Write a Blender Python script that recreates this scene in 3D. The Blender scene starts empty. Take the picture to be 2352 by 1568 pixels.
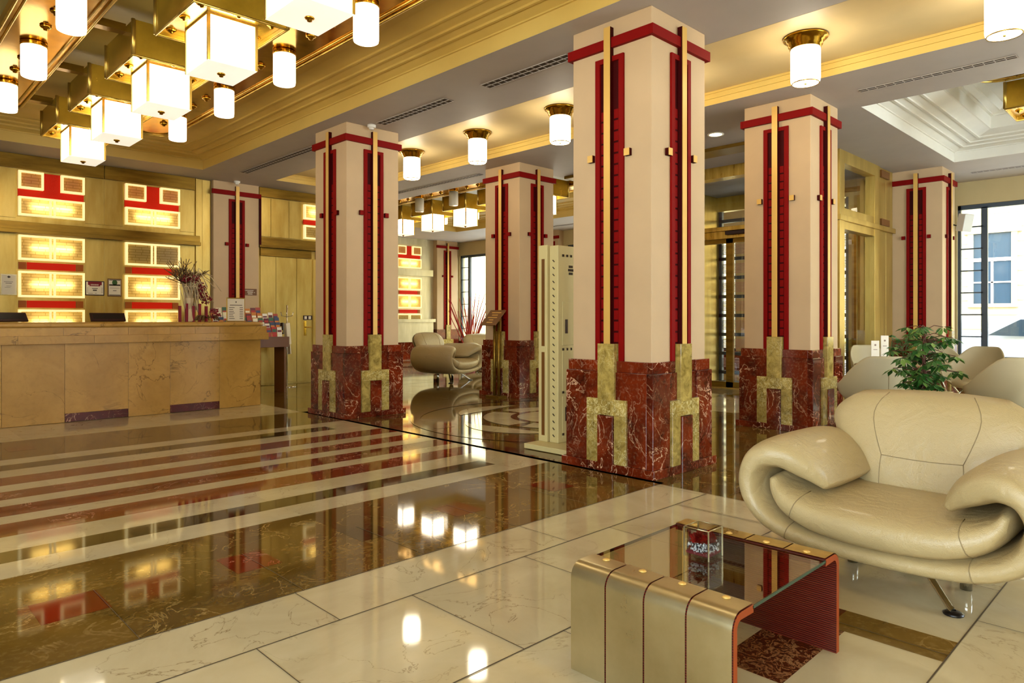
import bpy, bmesh, math, random
from mathutils import Vector, Matrix
random.seed(7)
PI = math.pi
sc = bpy.context.scene
C = sc.collection
# ---------------------------------------------------------------- camera
ANG = 0.7955
cam_d = bpy.data.cameras.new('camera'); cam = bpy.data.objects.new('camera', cam_d); C.objects.link(cam)
cam.location = (0, 0, 1.3)
cam.rotation_euler = (PI/2, 0, ANG - PI/2)
cam_d.sensor_width = 36; cam_d.lens = 36*1585/2352; cam_d.shift_y = -53/2352
cam_d.clip_start = 0.05; cam_d.clip_end = 200
sc.camera = cam
# ---------------------------------------------------------------- world, sun, exposure
wd = bpy.data.worlds.new('sky'); sc.world = wd; wd.use_nodes = True
bg = wd.node_tree.nodes['Background']; bg.inputs[0].default_value = (0.80, 0.90, 1.0, 1); bg.inputs[1].default_value = 12.0
sun_d = bpy.data.lights.new('sun', 'SUN'); sun_d.energy = 1.5; sun_d.angle = 0.02; sun_d.color = (1, .95, .86)
sun = bpy.data.objects.new('sun', sun_d); C.objects.link(sun)
sun.rotation_euler = Vector((-0.75, 0.25, 0.9)).to_track_quat('Z', 'Y').to_euler()
def portal(x, y, z, w, h, rz):
    d = bpy.data.lights.new('window_daylight', 'AREA'); d.shape = 'RECTANGLE'; d.size = w; d.size_y = h
    d.cycles.is_portal = True
    o = bpy.data.objects.new('window_daylight', d); C.objects.link(o); o.location = (x, y, z)
    o.rotation_euler = (PI/2, 0, rz)
portal(15.06, 0.55, 2.0, 5.6, 2.9, PI/2); portal(15.06, 16.0, 2.0, 3.9, 2.9, PI/2); portal(15.06, 10.4, 2.0, 5.4, 2.9, PI/2)
portal(13.52, 6.05, 1.8, 2.6, 3.5, PI/2); portal(8.85, -4.96, 2.0, 4.7, 2.9, PI); portal(-3.96, -.9, 2.0, 6.6, 2.9, -PI/2)  # the left-wall portal serves an added, unseen opening
LAMP = 11.0; CHAND = 8.0
vs = sc.view_settings; sc.display_settings.display_device = 'sRGB'
vs.view_transform = 'Standard'; vs.look = 'None'; vs.gamma = 1; vs.use_curve_mapping = False; vs.exposure = 0.60
cy = sc.cycles
cy.use_denoising = True; cy.use_adaptive_sampling = True; cy.adaptive_threshold = 0.02
cy.max_bounces = 9; cy.diffuse_bounces = 4; cy.glossy_bounces = 4; cy.transmission_bounces = 6; cy.transparent_max_bounces = 12
cy.caustics_reflective = False; cy.caustics_refractive = False; cy.sample_clamp_indirect = 6.0
cy.use_light_tree = True

# ---------------------------------------------------------------- materials
def lin(h):
    if isinstance(h, str):
        r = [int(h[i:i+2], 16)/255 for i in (0, 2, 4)]
        return tuple(c/12.92 if c <= .04045 else ((c+.055)/1.055)**2.4 for c in r) + (1,)
    return tuple(h) + (1,)
MATS = {}
def newmat(name):
    m = bpy.data.materials.new(name); m.use_nodes = True; MATS[name] = m
    nt = m.node_tree; b = nt.nodes['Principled BSDF']
    return m, nt, b
def plain(name, col, rough=.5, metal=0., coat=0., spec=.5, bump=0., bscale=60., emis=0., ecol=None):
    m, nt, b = newmat(name)
    b.inputs['Base Color'].default_value = lin(col); b.inputs['Roughness'].default_value = rough
    b.inputs['Metallic'].default_value = metal; b.inputs['Coat Weight'].default_value = coat
    b.inputs['Coat Roughness'].default_value = .08; b.inputs['Specular IOR Level'].default_value = spec
    # slight procedural tone variation
    tc = nt.nodes.new('ShaderNodeTexCoord'); n = nt.nodes.new('ShaderNodeTexNoise'); n.inputs['Scale'].default_value = 3.0; n.inputs['Detail'].default_value = 4
    nt.links.new(tc.outputs['Object'], n.inputs['Vector'])
    hs = nt.nodes.new('ShaderNodeHueSaturation'); hs.inputs['Color'].default_value = lin(col)
    mr = nt.nodes.new('ShaderNodeMapRange'); mr.inputs['To Min'].default_value = .9; mr.inputs['To Max'].default_value = 1.08
    nt.links.new(n.outputs['Fac'], mr.inputs['Value']); nt.links.new(mr.outputs['Result'], hs.inputs['Value'])
    nt.links.new(hs.outputs['Color'], b.inputs['Base Color'])
    if bump:
        n2 = nt.nodes.new('ShaderNodeTexNoise'); n2.inputs['Scale'].default_value = bscale; n2.inputs['Detail'].default_value = 3
        nt.links.new(tc.outputs['Object'], n2.inputs['Vector'])
        bp = nt.nodes.new('ShaderNodeBump'); bp.inputs['Strength'].default_value = bump; bp.inputs['Distance'].default_value = .01
        nt.links.new(n2.outputs['Fac'], bp.inputs['Height']); nt.links.new(bp.outputs['Normal'], b.inputs['Normal'])
    if emis:
        b.inputs['Emission Color'].default_value = lin(ecol or col); b.inputs['Emission Strength'].default_value = emis
    return m
def marble(name, c1, c2, vein, scale=2.0, vscale=3.0, vw=.02, vamt=1.0, rough=.08, blotch=.5, fine=0., island=.12, coat=0.):
    m, nt, b = newmat(name); N = nt.nodes; Lk = nt.links
    tc = N.new('ShaderNodeTexCoord')
    geo = N.new('ShaderNodeNewGeometry')
    add = N.new('ShaderNodeVectorMath'); add.operation = 'ADD'
    sc_ = N.new('ShaderNodeVectorMath'); sc_.operation = 'SCALE'; sc_.inputs['Scale'].default_value = 7.0
    cmb = N.new('ShaderNodeCombineXYZ'); 
    for k in range(3): Lk.new(geo.outputs['Random Per Island'], cmb.inputs[k])
    Lk.new(cmb.outputs[0], sc_.inputs[0]); Lk.new(tc.outputs['Object'], add.inputs[0]); Lk.new(sc_.outputs[0], add.inputs[1])
    n1 = N.new('ShaderNodeTexNoise'); n1.inputs['Scale'].default_value = scale; n1.inputs['Detail'].default_value = 7; n1.inputs['Roughness'].default_value = .62; n1.inputs['Distortion'].default_value = .6
    Lk.new(add.outputs[0], n1.inputs['Vector'])
    r1 = N.new('ShaderNodeValToRGB'); r1.color_ramp.elements[0].position = .5-blotch*.4; r1.color_ramp.elements[1].position = .5+blotch*.4
    r1.color_ramp.elements[0].color = lin(c1); r1.color_ramp.elements[1].color = lin(c2)
    Lk.new(n1.outputs['Fac'], r1.inputs['Fac'])
    n2 = N.new('ShaderNodeTexNoise'); n2.inputs['Scale'].default_value = vscale; n2.inputs['Detail'].default_value = 6; n2.inputs['Roughness'].default_value = .55; n2.inputs['Distortion'].default_value = 1.1
    Lk.new(add.outputs[0], n2.inputs['Vector'])
    s = N.new('ShaderNodeMath'); s.operation = 'SUBTRACT'; s.inputs[1].default_value = .5; Lk.new(n2.outputs['Fac'], s.inputs[0])
    a = N.new('ShaderNodeMath'); a.operation = 'ABSOLUTE'; Lk.new(s.outputs[0], a.inputs[0])
    mr = N.new('ShaderNodeMapRange'); mr.inputs['From Min'].default_value = 0; mr.inputs['From Max'].default_value = vw; mr.inputs['To Min'].default_value = vamt; mr.inputs['To Max'].default_value = 0
    Lk.new(a.outputs[0], mr.inputs['Value'])
    n3 = N.new('ShaderNodeTexNoise'); n3.inputs['Scale'].default_value = 1.3; Lk.new(add.outputs[0], n3.inputs['Vector'])
    mr3 = N.new('ShaderNodeMapRange'); mr3.inputs['From Min'].default_value = .42; mr3.inputs['From Max'].default_value = .62; Lk.new(n3.outputs['Fac'], mr3.inputs['Value'])
    mu = N.new('ShaderNodeMath'); mu.operation = 'MULTIPLY'; Lk.new(mr.outputs[0], mu.inputs[0]); Lk.new(mr3.outputs[0], mu.inputs[1])
    mx = N.new('ShaderNodeMix'); mx.data_type = 'RGBA'; Lk.new(mu.outputs[0], mx.inputs[0]); Lk.new(r1.outputs[0], mx.inputs[6]); mx.inputs[7].default_value = lin(vein)
    out = mx.outputs[2]
    if fine:
        n4 = N.new('ShaderNodeTexNoise'); n4.inputs['Scale'].default_value = vscale*9; n4.inputs['Detail'].default_value = 4; Lk.new(add.outputs[0], n4.inputs['Vector'])
        m4 = N.new('ShaderNodeMapRange'); m4.inputs['From Min'].default_value = .52; m4.inputs['From Max'].default_value = .66; m4.inputs['To Max'].default_value = fine; Lk.new(n4.outputs['Fac'], m4.inputs['Value'])
        mx2 = N.new('ShaderNodeMix'); mx2.data_type = 'RGBA'; Lk.new(m4.outputs[0], mx2.inputs[0]); Lk.new(out, mx2.inputs[6]); mx2.inputs[7].default_value = lin(vein)
        out = mx2.outputs[2]
    hs = N.new('ShaderNodeHueSaturation'); mr5 = N.new('ShaderNodeMapRange'); mr5.inputs['To Min'].default_value = 1-island; mr5.inputs['To Max'].default_value = 1+island
    Lk.new(geo.outputs['Random Per Island'], mr5.inputs['Value']); Lk.new(mr5.outputs[0], hs.inputs['Value']); Lk.new(out, hs.inputs['Color'])
    Lk.new(hs.outputs[0], b.inputs['Base Color']); b.inputs['Roughness'].default_value = rough; b.inputs['Coat Weight'].default_value = coat
    b.inputs['Coat Roughness'].default_value = .03; b.inputs['IOR'].default_value = 1.55
    return m
def brass(name, c1, c2, rough=.3, metal=.8, stretch=(6, 6, .6), bump=.05, spots=0.):
    m, nt, b = newmat(name); N = nt.nodes; Lk = nt.links
    tc = N.new('ShaderNodeTexCoord'); mp = N.new('ShaderNodeMapping'); mp.inputs['Scale'].default_value = stretch
    Lk.new(tc.outputs['Object'], mp.inputs['Vector'])
    n = N.new('ShaderNodeTexNoise'); n.inputs['Scale'].default_value = 1.6; n.inputs['Detail'].default_value = 6; n.inputs['Roughness'].default_value = .6; Lk.new(mp.outputs[0], n.inputs['Vector'])
    r = N.new('ShaderNodeValToRGB'); r.color_ramp.elements[0].position = .3; r.color_ramp.elements[1].position = .7
    r.color_ramp.elements[0].color = lin(c1); r.color_ramp.elements[1].color = lin(c2); Lk.new(n.outputs['Fac'], r.inputs['Fac'])
    Lk.new(r.outputs[0], b.inputs['Base Color']); b.inputs['Metallic'].default_value = metal
    mr = N.new('ShaderNodeMapRange'); mr.inputs['To Min'].default_value = rough*.7; mr.inputs['To Max'].default_value = rough*1.3; Lk.new(n.outputs['Fac'], mr.inputs['Value']); Lk.new(mr.outputs[0], b.inputs['Roughness'])
    if bump:
        bp = N.new('ShaderNodeBump'); bp.inputs['Strength'].default_value = bump; bp.inputs['Distance'].default_value = .02; Lk.new(n.outputs['Fac'], bp.inputs['Height']); Lk.new(bp.outputs[0], b.inputs['Normal'])
    return m
def glow(name, col, strength, base='f4ecd8'):
    m, nt, b = newmat(name)
    b.inputs['Base Color'].default_value = lin(base); b.inputs['Roughness'].default_value = .35
    b.inputs['Emission Color'].default_value = lin(col); b.inputs['Emission Strength'].default_value = strength
    n = nt.nodes.new('ShaderNodeTexNoise'); n.inputs['Scale'].default_value = 2.5
    tc = nt.nodes.new('ShaderNodeTexCoord'); nt.links.new(tc.outputs['Object'], n.inputs['Vector'])
    mr = nt.nodes.new('ShaderNodeMapRange'); mr.inputs['To Min'].default_value = strength*.85; mr.inputs['To Max'].default_value = strength*1.15
    nt.links.new(n.outputs['Fac'], mr.inputs['Value']); nt.links.new(mr.outputs[0], b.inputs['Emission Strength'])
    return m
def thin_glass(name, tint=(.93, .97, .95), refl=.08, rough=.0):
    m, nt, b = newmat(name); N = nt.nodes; Lk = nt.links
    N.remove(b); out = N['Material Output']
    t = N.new('ShaderNodeBsdfTransparent'); t.inputs[0].default_value = lin(tint)
    g = N.new('ShaderNodeBsdfGlossy'); g.inputs['Roughness'].default_value = rough
    f = N.new('ShaderNodeFresnel'); gg = N.new('ShaderNodeNewGeometry'); io = N.new('ShaderNodeMapRange'); io.inputs['To Min'].default_value = 1.5; io.inputs['To Max'].default_value = 1/1.5
    Lk.new(gg.outputs['Backfacing'], io.inputs['Value']); Lk.new(io.outputs[0], f.inputs[0])
    mr = N.new('ShaderNodeMath'); mr.operation = 'ADD'; mr.inputs[1].default_value = refl-.04; Lk.new(f.outputs[0], mr.inputs[0])
    mx = N.new('ShaderNodeMixShader'); Lk.new(mr.outputs[0], mx.inputs[0]); Lk.new(t.outputs[0], mx.inputs[1]); Lk.new(g.outputs[0], mx.inputs[2]); Lk.new(mx.outputs[0], out.inputs[0])
    return m
def frosted(name, col, c2, rects=True):
    """patterned cast glass lit from behind by a tube: translucent, with raised rectangular ribs"""
    m, nt, b = newmat(name); N = nt.nodes; Lk = nt.links
    N.remove(b); out = N['Material Output']
    tc = N.new('ShaderNodeTexCoord'); mp = N.new('ShaderNodeMapping'); mp.inputs['Rotation'].default_value = (PI/2, 0, 0); Lk.new(tc.outputs['Object'], mp.inputs[0])
    br = N.new('ShaderNodeTexBrick'); br.offset = .5; br.offset_frequency = 2; br.squash = .6; br.squash_frequency = 3
    br.inputs['Scale'].default_value = 1.0; br.inputs['Mortar Size'].default_value = .004; br.inputs['Brick Width'].default_value = .19; br.inputs['Row Height'].default_value = .045
    br.inputs['Color1'].default_value = lin(col); br.inputs['Color2'].default_value = lin(col); br.inputs['Mortar'].default_value = lin(c2)
    Lk.new(mp.outputs[0], br.inputs['Vector'])
    tr = N.new('ShaderNodeBsdfTranslucent'); df = N.new('ShaderNodeBsdfPrincipled'); df.inputs['Roughness'].default_value = .25
    Lk.new(br.outputs[0], tr.inputs[0]); Lk.new(br.outputs[0], df.inputs['Base Color'])
    bp = N.new('ShaderNodeBump'); bp.inputs['Strength'].default_value = .5; bp.inputs['Distance'].default_value = .01; Lk.new(br.outputs['Fac'], bp.inputs['Height']); Lk.new(bp.outputs[0], df.inputs['Normal'])
    mx = N.new('ShaderNodeMixShader'); mx.inputs[0].default_value = .45; Lk.new(tr.outputs[0], mx.inputs[1]); Lk.new(df.outputs[0], mx.inputs[2]); Lk.new(mx.outputs[0], out.inputs[0])
    return m
M = {}
M['plaster'] = plain('column_plaster', 'c4a57c', .6, bump=.05)
M['wallp'] = plain('wall_plaster', 'bca878', .7, bump=.05)
M['soffit'] = plain('soffit_paint', 'b9aea4', .6, bump=.03)
M['cream'] = plain('coffer_paint', 'd8b862', .45)
M['brassh'] = brass('amber_brass', '96741a', 'cca232', .25, .6, (1.5, 1.5, 1.5), .02)
M['recess'] = plain('recess_paint', 'd6bf8c', .5)
M['coffwhite'] = plain('coffer_white_paint', 'e0dccf', .5)
M['red'] = plain('red_lacquer', '7e0804', .6, spec=.1)
M['dred'] = plain('dark_red_lacquer', '3c0303', .6, spec=.1)
M['gold'] = plain('gold_paint', 'dcae58', .4, metal=.2)
M['redm'] = marble('red_marble', '2c0404', '7c280c', 'e8b890', 3.2, 4.0, .012, .95, .10, .5, fine=.06, island=.10)
M['redi'] = marble('red_inset_marble', '3c0604', '5c1008', 'e8b890', 6, 7, .014, .95, .45, .55)
M['inlay'] = marble('olive_marble', '6e5a22', 'c0a456', 'ecdca0', 12, 20, .035, .7, .14, .5)
M['counter'] = marble('cream_marble', 'a87c34', 'cc9e50', '5e3c10', 1.8, 1.9, .012, .95, .36, .6, fine=.10, island=.05)
M['fbeige'] = marble('beige_floor_marble', 'b8a57c', 'd0c09a', '74592c', 1.6, 2.2, .006, .7, .05, .6, island=.05)
M['fbrown'] = marble('brown_floor_marble', '443010', '765822', 'c0a060', 2.4, 3.4, .014, .55, .05, .6, fine=.10, island=.16)
M['fgreen'] = marble('dark_green_floor_marble', '2e2110', '4c3a18', '8a7440', 8, 12, .03, .5, .05, .6)
M['fred'] = marble('red_floor_marble', '5a1806', '84320e', 'e8c098', 3.0, 4, .012, .7, .05, .7, island=.1)
M['fspk'] = marble('speckled_floor_granite', '3a1408', '5c2a10', 'c09060', 20, 25, .05, .7, .08, .6)
M['joint'] = plain('floor_joint', '4a3a20', .6)
M['brassw'] = brass('brushed_brass_panel', 'ac8c3c', 'd2b666', .36, .7, (2.5, 2.5, .5), .03)
M['brassd'] = brass('dark_brass', '6e5218', '9c7a2c', .34, .8, (.8, .8, 6))
M['brassp'] = brass('polished_brass', 'a0761c', 'd8a638', .16, 1.0, (2, 2, 2), .02)
M['brassl'] = brass('satin_brass', 'b09040', 'd8b860', .3, .9, (8, 8, 1))
M['steel'] = brass('brushed_nickel', 'aea078', 'd4c8a0', .3, .95, (1.2, 1.2, 1.2), .02)
M['chrome'] = plain('chrome', 'd0ccc0', .12, metal=1.0)
M['box'] = glow('milk_glass_box', (1, .88, .68), CHAND)
M['cyl'] = glow('milk_glass_cylinder', (1, .86, .62), 2.2)
M['boxb'] = glow('milk_glass_box_bottom', (1, .93, .76), .55)
M['lamp'] = glow('milk_glass_lamp', (1, .86, .62), LAMP)
M['off'] = plain('milk_glass_unlit', 'c8c4b6', .3)
M['tube'] = glow('fluorescent_tube', (1, .90, .64), 34)
M['pane'] = frosted('patterned_cast_glass', 'd8bc74', 'b09048')
M['redglass'] = plain('glowing_red_glass', 'b41a04', .4, spec=.12, bump=.5, bscale=90, emis=.12, ecol='ff3010')  # faint backlight put in as emission, no tube stands behind
M['copper'] = plain('copper_glass', '9c5420', .4, spec=.15, bump=.3, bscale=90)
M['pframe'] = plain('glowing_cream_frame', 'fff0c4', .4, emis=.5, ecol='ffe69a')  # frame is no lamp; its bright look is put in as emission
M['leather'] = plain('cream_leather', 'b7a172', .38, coat=.12, bump=.25, bscale=220.)
_m = M['leather']; _nt = _m.node_tree; _b = _nt.nodes['Principled BSDF']; _bp = [n for n in _nt.nodes if n.type == 'BUMP'][0]
_n = _nt.nodes.new('ShaderNodeTexNoise'); _n.inputs['Scale'].default_value = 9; _n.inputs['Detail'].default_value = 3; _n.inputs['Distortion'].default_value = 1.5
_tc = [n for n in _nt.nodes if n.type == 'TEX_COORD'][0]; _nt.links.new(_tc.outputs['Object'], _n.inputs['Vector'])
_b2 = _nt.nodes.new('ShaderNodeBump'); _b2.inputs['Strength'].default_value = .25; _b2.inputs['Distance'].default_value = .03; _nt.links.new(_n.outputs['Fac'], _b2.inputs['Height']); _nt.links.new(_b2.outputs[0], _bp.inputs['Normal'])
M['seam'] = plain('leather_seam', '94805a', .7)
M['shell'] = plain('cream_shell_fabric', 'b4a47e', .55)
M['white'] = plain('white_paint', 'e8e4da', .4)
M['black'] = plain('black_plastic', '100c0c', .3)
M['maroon'] = plain('maroon_plastic', '2a0a0c', .35)
M['steelbox'] = plain('cream_metal_paint', 'cfbd82', .4)
M['slot'] = plain('dark_slot', '3a2810', .8)
M['winf'] = plain('dark_window_frame', '3c4650', .35)
M['glass'] = thin_glass('window_glass')
M['tglass'] = thin_glass('table_glass', (.86, .82, .62), .14)
M['vglass'] = thin_glass('vase_glass', (.95, .97, .97), .08)
M['tedge'] = plain('glass_edge', '2c4a3c', .1)
M['orange'] = plain('orange_wood_edge', '9c4208', .45, spec=.2)
M['leaf'] = plain('leaf_green', '2c5a20', .4)
M['leafp'] = plain('leaf_variegated', '6c8c3c', .45)
M['bark'] = plain('bark', '5c3020', .8)
M['branch'] = plain('red_branch', 'b43420', .6)
M['twig'] = plain('dry_twig', '5e4420', .8)
M['straw'] = plain('pale_straw', 'd0b890', .8)
M['crimson'] = plain('crimson_petals', '800c20', .7)
M['paper'] = plain('paper', 'e6dac2', .6)
M['ink'] = plain('ink', '3c2c1c', .6)
M['facade'] = plain('facade_render', 'b4a47c', .8)
M['stone'] = plain('street_paving', 'a09c94', .8)
M['carw'] = plain('white_car_paint', 'c0c4c8', .2, coat=.3)
M['carg'] = plain('car_window_tint', '30404c', .08)
M['tyre'] = plain('tyre_rubber', '181818', .7)
M['brassf'] = brass('pale_brass', 'c0b48c', 'e0d6b4', .35, .35, (2.5, 2.5, .5), .02)
M['slat'] = plain('terracotta_slats', 'c8937a', .6)
M['wood'] = plain('brown_wood', '6e4418', .4)
# ribbed dark red wood of the coffee table
m, nt, b = newmat('ribbed_red_wood'); N = nt.nodes; Lk = nt.links
tc = N.new('ShaderNodeTexCoord'); w = N.new('ShaderNodeTexWave'); w.bands_direction = 'Z'; w.inputs['Scale'].default_value = 38; w.inputs['Distortion'].default_value = .6; Lk.new(tc.outputs['Object'], w.inputs[0])
r = N.new('ShaderNodeValToRGB'); r.color_ramp.elements[0].color = lin('2c0804'); r.color_ramp.elements[1].color = lin('6e1e0c'); Lk.new(w.outputs['Fac'], r.inputs[0]); Lk.new(r.outputs[0], b.inputs['Base Color'])
bp = N.new('ShaderNodeBump'); bp.inputs['Strength'].default_value = .6; bp.inputs['Distance'].default_value = .004; Lk.new(w.outputs['Fac'], bp.inputs['Height']); Lk.new(bp.outputs[0], b.inputs['Normal']); b.inputs['Roughness'].default_value = .35
M['ribwood'] = m
# coffee table glass: dark coloured reflective
# ---------------------------------------------------------------- mesh helpers
class B:
    def __init__(s): s.bm = bmesh.new(); s.mi = 0
    def mat(s, i): s.mi = i; return s
    def _set(s, fs, smooth=False):
        for f in fs:
            f.material_index = s.mi; f.smooth = smooth
    def face(s, pts, smooth=False):
        f = s.bm.faces.new([s.bm.verts.new(p) for p in pts]); s._set([f], smooth); return s
    def box(s, x0, x1, y0, y1, z0, z1, rot=None, piv=None):
        v = [s.bm.verts.new((x, y, z)) for x in (x0, x1) for y in (y0, y1) for z in (z0, z1)]
        if rot is not None:
            p = Vector(piv or ((x0+x1)/2, (y0+y1)/2, (z0+z1)/2))
            for q in v: q.co = p + rot @ (q.co-p)
        idx = [(0, 1, 3, 2), (4, 6, 7, 5), (0, 4, 5, 1), (2, 3, 7, 6), (0, 2, 6, 4), (1, 5, 7, 3)]
        s._set([s.bm.faces.new([v[i] for i in q]) for q in idx]); return s
    def lathe(s, prof, n=24, cx=0, cy=0, cz=0, smooth=True, a0=0, a1=2*PI, axis='z'):
        rings = []; closed = abs(a1-a0-2*PI) < 1e-6
        for r_, z_ in prof:
            ring = []
            for k in range(n if closed else n+1):
                a = a0+(a1-a0)*k/n
                p = (cx+r_*math.cos(a), cy+r_*math.sin(a), cz+z_)
                ring.append(s.bm.verts.new(p))
            rings.append(ring)
        fs = []
        for i in range(len(rings)-1):
            A, D = rings[i], rings[i+1]; m_ = len(A)
            for k in range(m_ if closed else m_-1):
                fs.append(s.bm.faces.new((A[k], A[(k+1) % m_], D[(k+1) % m_], D[k])))
        s._set(fs, smooth)
        hollow = len(prof) > 2 and abs(prof[0][0]-prof[-1][0]) < .012 and abs(prof[0][1]-prof[-1][1]) < .03
        for ring, rev in ((rings[0], True), (rings[-1], False)):
            if closed and not hollow and (Vector(ring[0].co)-Vector(ring[m_//2].co)).length > 1e-4:
                f = s.bm.faces.new(list(reversed(ring)) if rev else ring); s._set([f], False)
        return s
    def cyl(s, cx, cy, z0, z1, r, n=20, r2=None): return s.lathe([(r, z0), (r2 if r2 is not None else r, z1)], n, cx, cy)
    def tube(s, pts, r, n=8, cap=True, smooth=True, closed=False):
        P = [Vector(p) for p in pts]; rings = []; up = None
        rs = r if isinstance(r, (list, tuple)) else [r]*len(P)
        for i, p in enumerate(P):
            if closed: t = (P[(i+1) % len(P)]-P[i-1]).normalized()
            else: t = (P[min(i+1, len(P)-1)]-P[max(i-1, 0)]).normalized()
            if up is None:
                up = Vector((0, 0, 1)) if abs(t.z) < .9 else Vector((1, 0, 0))
            u = (up-t*up.dot(t)).normalized(); up = u; v = t.cross(u)
            rings.append([s.bm.verts.new(p+(u*math.cos(2*PI*k/n)+v*math.sin(2*PI*k/n))*rs[i]) for k in range(n)])
        fs = []
        for i in range(len(rings) if closed else len(rings)-1):
            A, D = rings[i], rings[(i+1) % len(rings)]
            for k in range(n): fs.append(s.bm.faces.new((A[k], D[k], D[(k+1) % n], A[(k+1) % n])))
        if cap and not closed:
            fs.append(s.bm.faces.new(rings[0])); fs.append(s.bm.faces.new(list(reversed(rings[-1]))))
        s._set(fs, smooth); return s
    def prism(s, pts, z0, z1):   # polygon in xy
        a = [s.bm.verts.new((x, y, z0)) for x, y in pts]; c = [s.bm.verts.new((x, y, z1)) for x, y in pts]
        n = len(pts); fs = [s.bm.faces.new(list(reversed(a))), s.bm.faces.new(c)]
        for i in range(n): fs.append(s.bm.faces.new((a[i], a[(i+1) % n], c[(i+1) % n], c[i])))
        s._set(fs); return s
    def grid(s, rows, smooth=True, closed_u=False):
        V = [[s.bm.verts.new(p) for p in r_] for r_ in rows]; fs = []
        for i in range(len(V)-1):
            n = len(V[i])
            for k in range(n if closed_u else n-1):
                q = (V[i][k], V[i][(k+1) % n], V[i+1][(k+1) % n], V[i+1][k])
                fs.append(s.bm.faces.new(q))
        s._set(fs, smooth); return V
    def build(s, name, mats, parent=None, bevel=0., sub=0, solid=0., loc=None, recalc=True, smooth=None):
        if recalc: bmesh.ops.recalc_face_normals(s.bm, faces=s.bm.faces)
        me = bpy.data.meshes.new(name); s.bm.to_mesh(me); s.bm.free()
        o = bpy.data.objects.new(name, me); C.objects.link(o)
        for mm in (mats if isinstance(mats, (list, tuple)) else [mats]): me.materials.append(M[mm])
        if parent is not None: o.parent = parent
        if loc is not None: o.location = loc
        if solid:
            q = o.modifiers.new('thick', 'SOLIDIFY'); q.thickness = solid; q.offset = 0
        if bevel:
            q = o.modifiers.new('bevel', 'BEVEL'); q.width = bevel; q.segments = 2; q.limit_method = 'ANGLE'
        if sub:
            q = o.modifiers.new('sub', 'SUBSURF'); q.levels = sub; q.render_levels = sub
        return o
def tag(o, label, cat, group=None):
    o['label'] = label; o['category'] = cat
    if group: o['group'] = group
    return o
def thing(name, label, cat, loc=(0, 0, 0), rz=0., group=None):
    o = bpy.data.objects.new(name, None); C.objects.link(o); o.empty_display_size = .2
    o.location = loc; o.rotation_euler = (0, 0, rz); return tag(o, label, cat, group)
def struct(o, label=None):
    o['kind'] = 'structure'
    if label: o['label'] = label
    return o
def dup(root, loc=None, rz=None, label=None, parent=None):
    r_ = root.copy(); C.objects.link(r_)
    if parent is not None: r_.parent = parent
    if loc is not None: r_.location = loc
    if rz is not None: r_.rotation_euler = (0, 0, rz)
    if label: r_['label'] = label
    for ch in list(root.children): dup(ch, parent=r_)
    return r_
def F2(pts):  # iterate
    return pts

# ================================================================ FLOOR
fb = B()
H_ = {'n': 0}
def patch(x0, x1, y0, y1, mi, lv):
    fb.mat(mi); z = .0006*lv
    fb.face([(x0, y0, z), (x1, y0, z), (x1, y1, z), (x0, y1, z)])
BE, BR, GR, RD, SP, JT = 0, 1, 2, 3, 4, 5
patch(-4, 15.1, -5, 18, BE, 0)
def slabs(x0, x1, y0, y1, dx, mi, lv, off=0., ends=True):
    """a run of stone slabs, each an island so that its figure differs"""
    x = x0
    while x < x1-1e-6:
        nx = min(x1, (math.floor((x-off)/dx+1e-6)+1)*dx+off)
        patch(x, nx, y0, y1, mi, lv); x = nx
slabs(-4, 4.6, 8.9, 10.3, .72, BE, 1)
slabs(-4, 4.72, 7.78, 8.9, .72, BR, 1)
for (a_, b_, c_) in ((7.50, 7.78, BE), (7.23, 7.50, GR), (6.92, 7.23, BE), (6.59, 6.92, RD), (6.35, 6.59, BE), (6.07, 6.35, RD), (5.86, 6.07, BE),
                     (5.56, 5.86, RD), (5.36, 5.56, BE), (5.04, 5.36, RD), (4.72, 5.04, BE), (4.50, 4.72, GR), (4.23, 4.50, BE)):
    e_ = 4.2 if c_ == GR else 4.62
    slabs(-4, e_, a_, b_, 1.0, c_, 1, off=random.choice((.2, .5, .7)))
    if c_ == GR: patch(4.2, 4.62, a_, b_, BE, 1)
slabs(-4, 4.62, 3.05, 3.76, .72, BR, 1, off=.16); slabs(-4, 4.62, 3.76, 4.23, .9, BR, 1, off=.4)
for k, xx in enumerate((-.6, .62, 1.46, 2.19, 2.91, 3.85)):
    patch(xx, xx+(.24 if xx > 1 else .27), 3.48, 3.76, (RD, RD, RD, GR, RD, RD)[k], 2)
for xx in (.2, 1.2, 2.27, 3.3): patch(xx, xx+.23, 8.22, 8.45, GR if xx > 1.2 else RD, 2)
patch(4.62, 4.68, 3.05, 8.9, BE, 1)
# middle bay
yy = -5.
while yy < 13:
    xx = 4.62
    while xx < 7.9-1e-6:
        nx = min(7.9, xx+.82)
        patch(xx, nx, yy, min(yy+.75, 13.05), BR, 1); xx = nx
    yy += .75
patch(4.68, 4.85, 4.15, 7.75, SP, 3)
patch(4.68, 4.76, -5, 2.4, SP, 3)
for (x_, y_) in ((5.06, 7.5), (5.06, 5.05), (5.3, 5.6), (5.06, 4.2), (7.3, 4.2), (7.3, 7.4), (5.06, 6.4), (7.6, 5.6)):
    patch(x_, x_+.25, y_, y_+.25, SP, 3)
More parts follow.
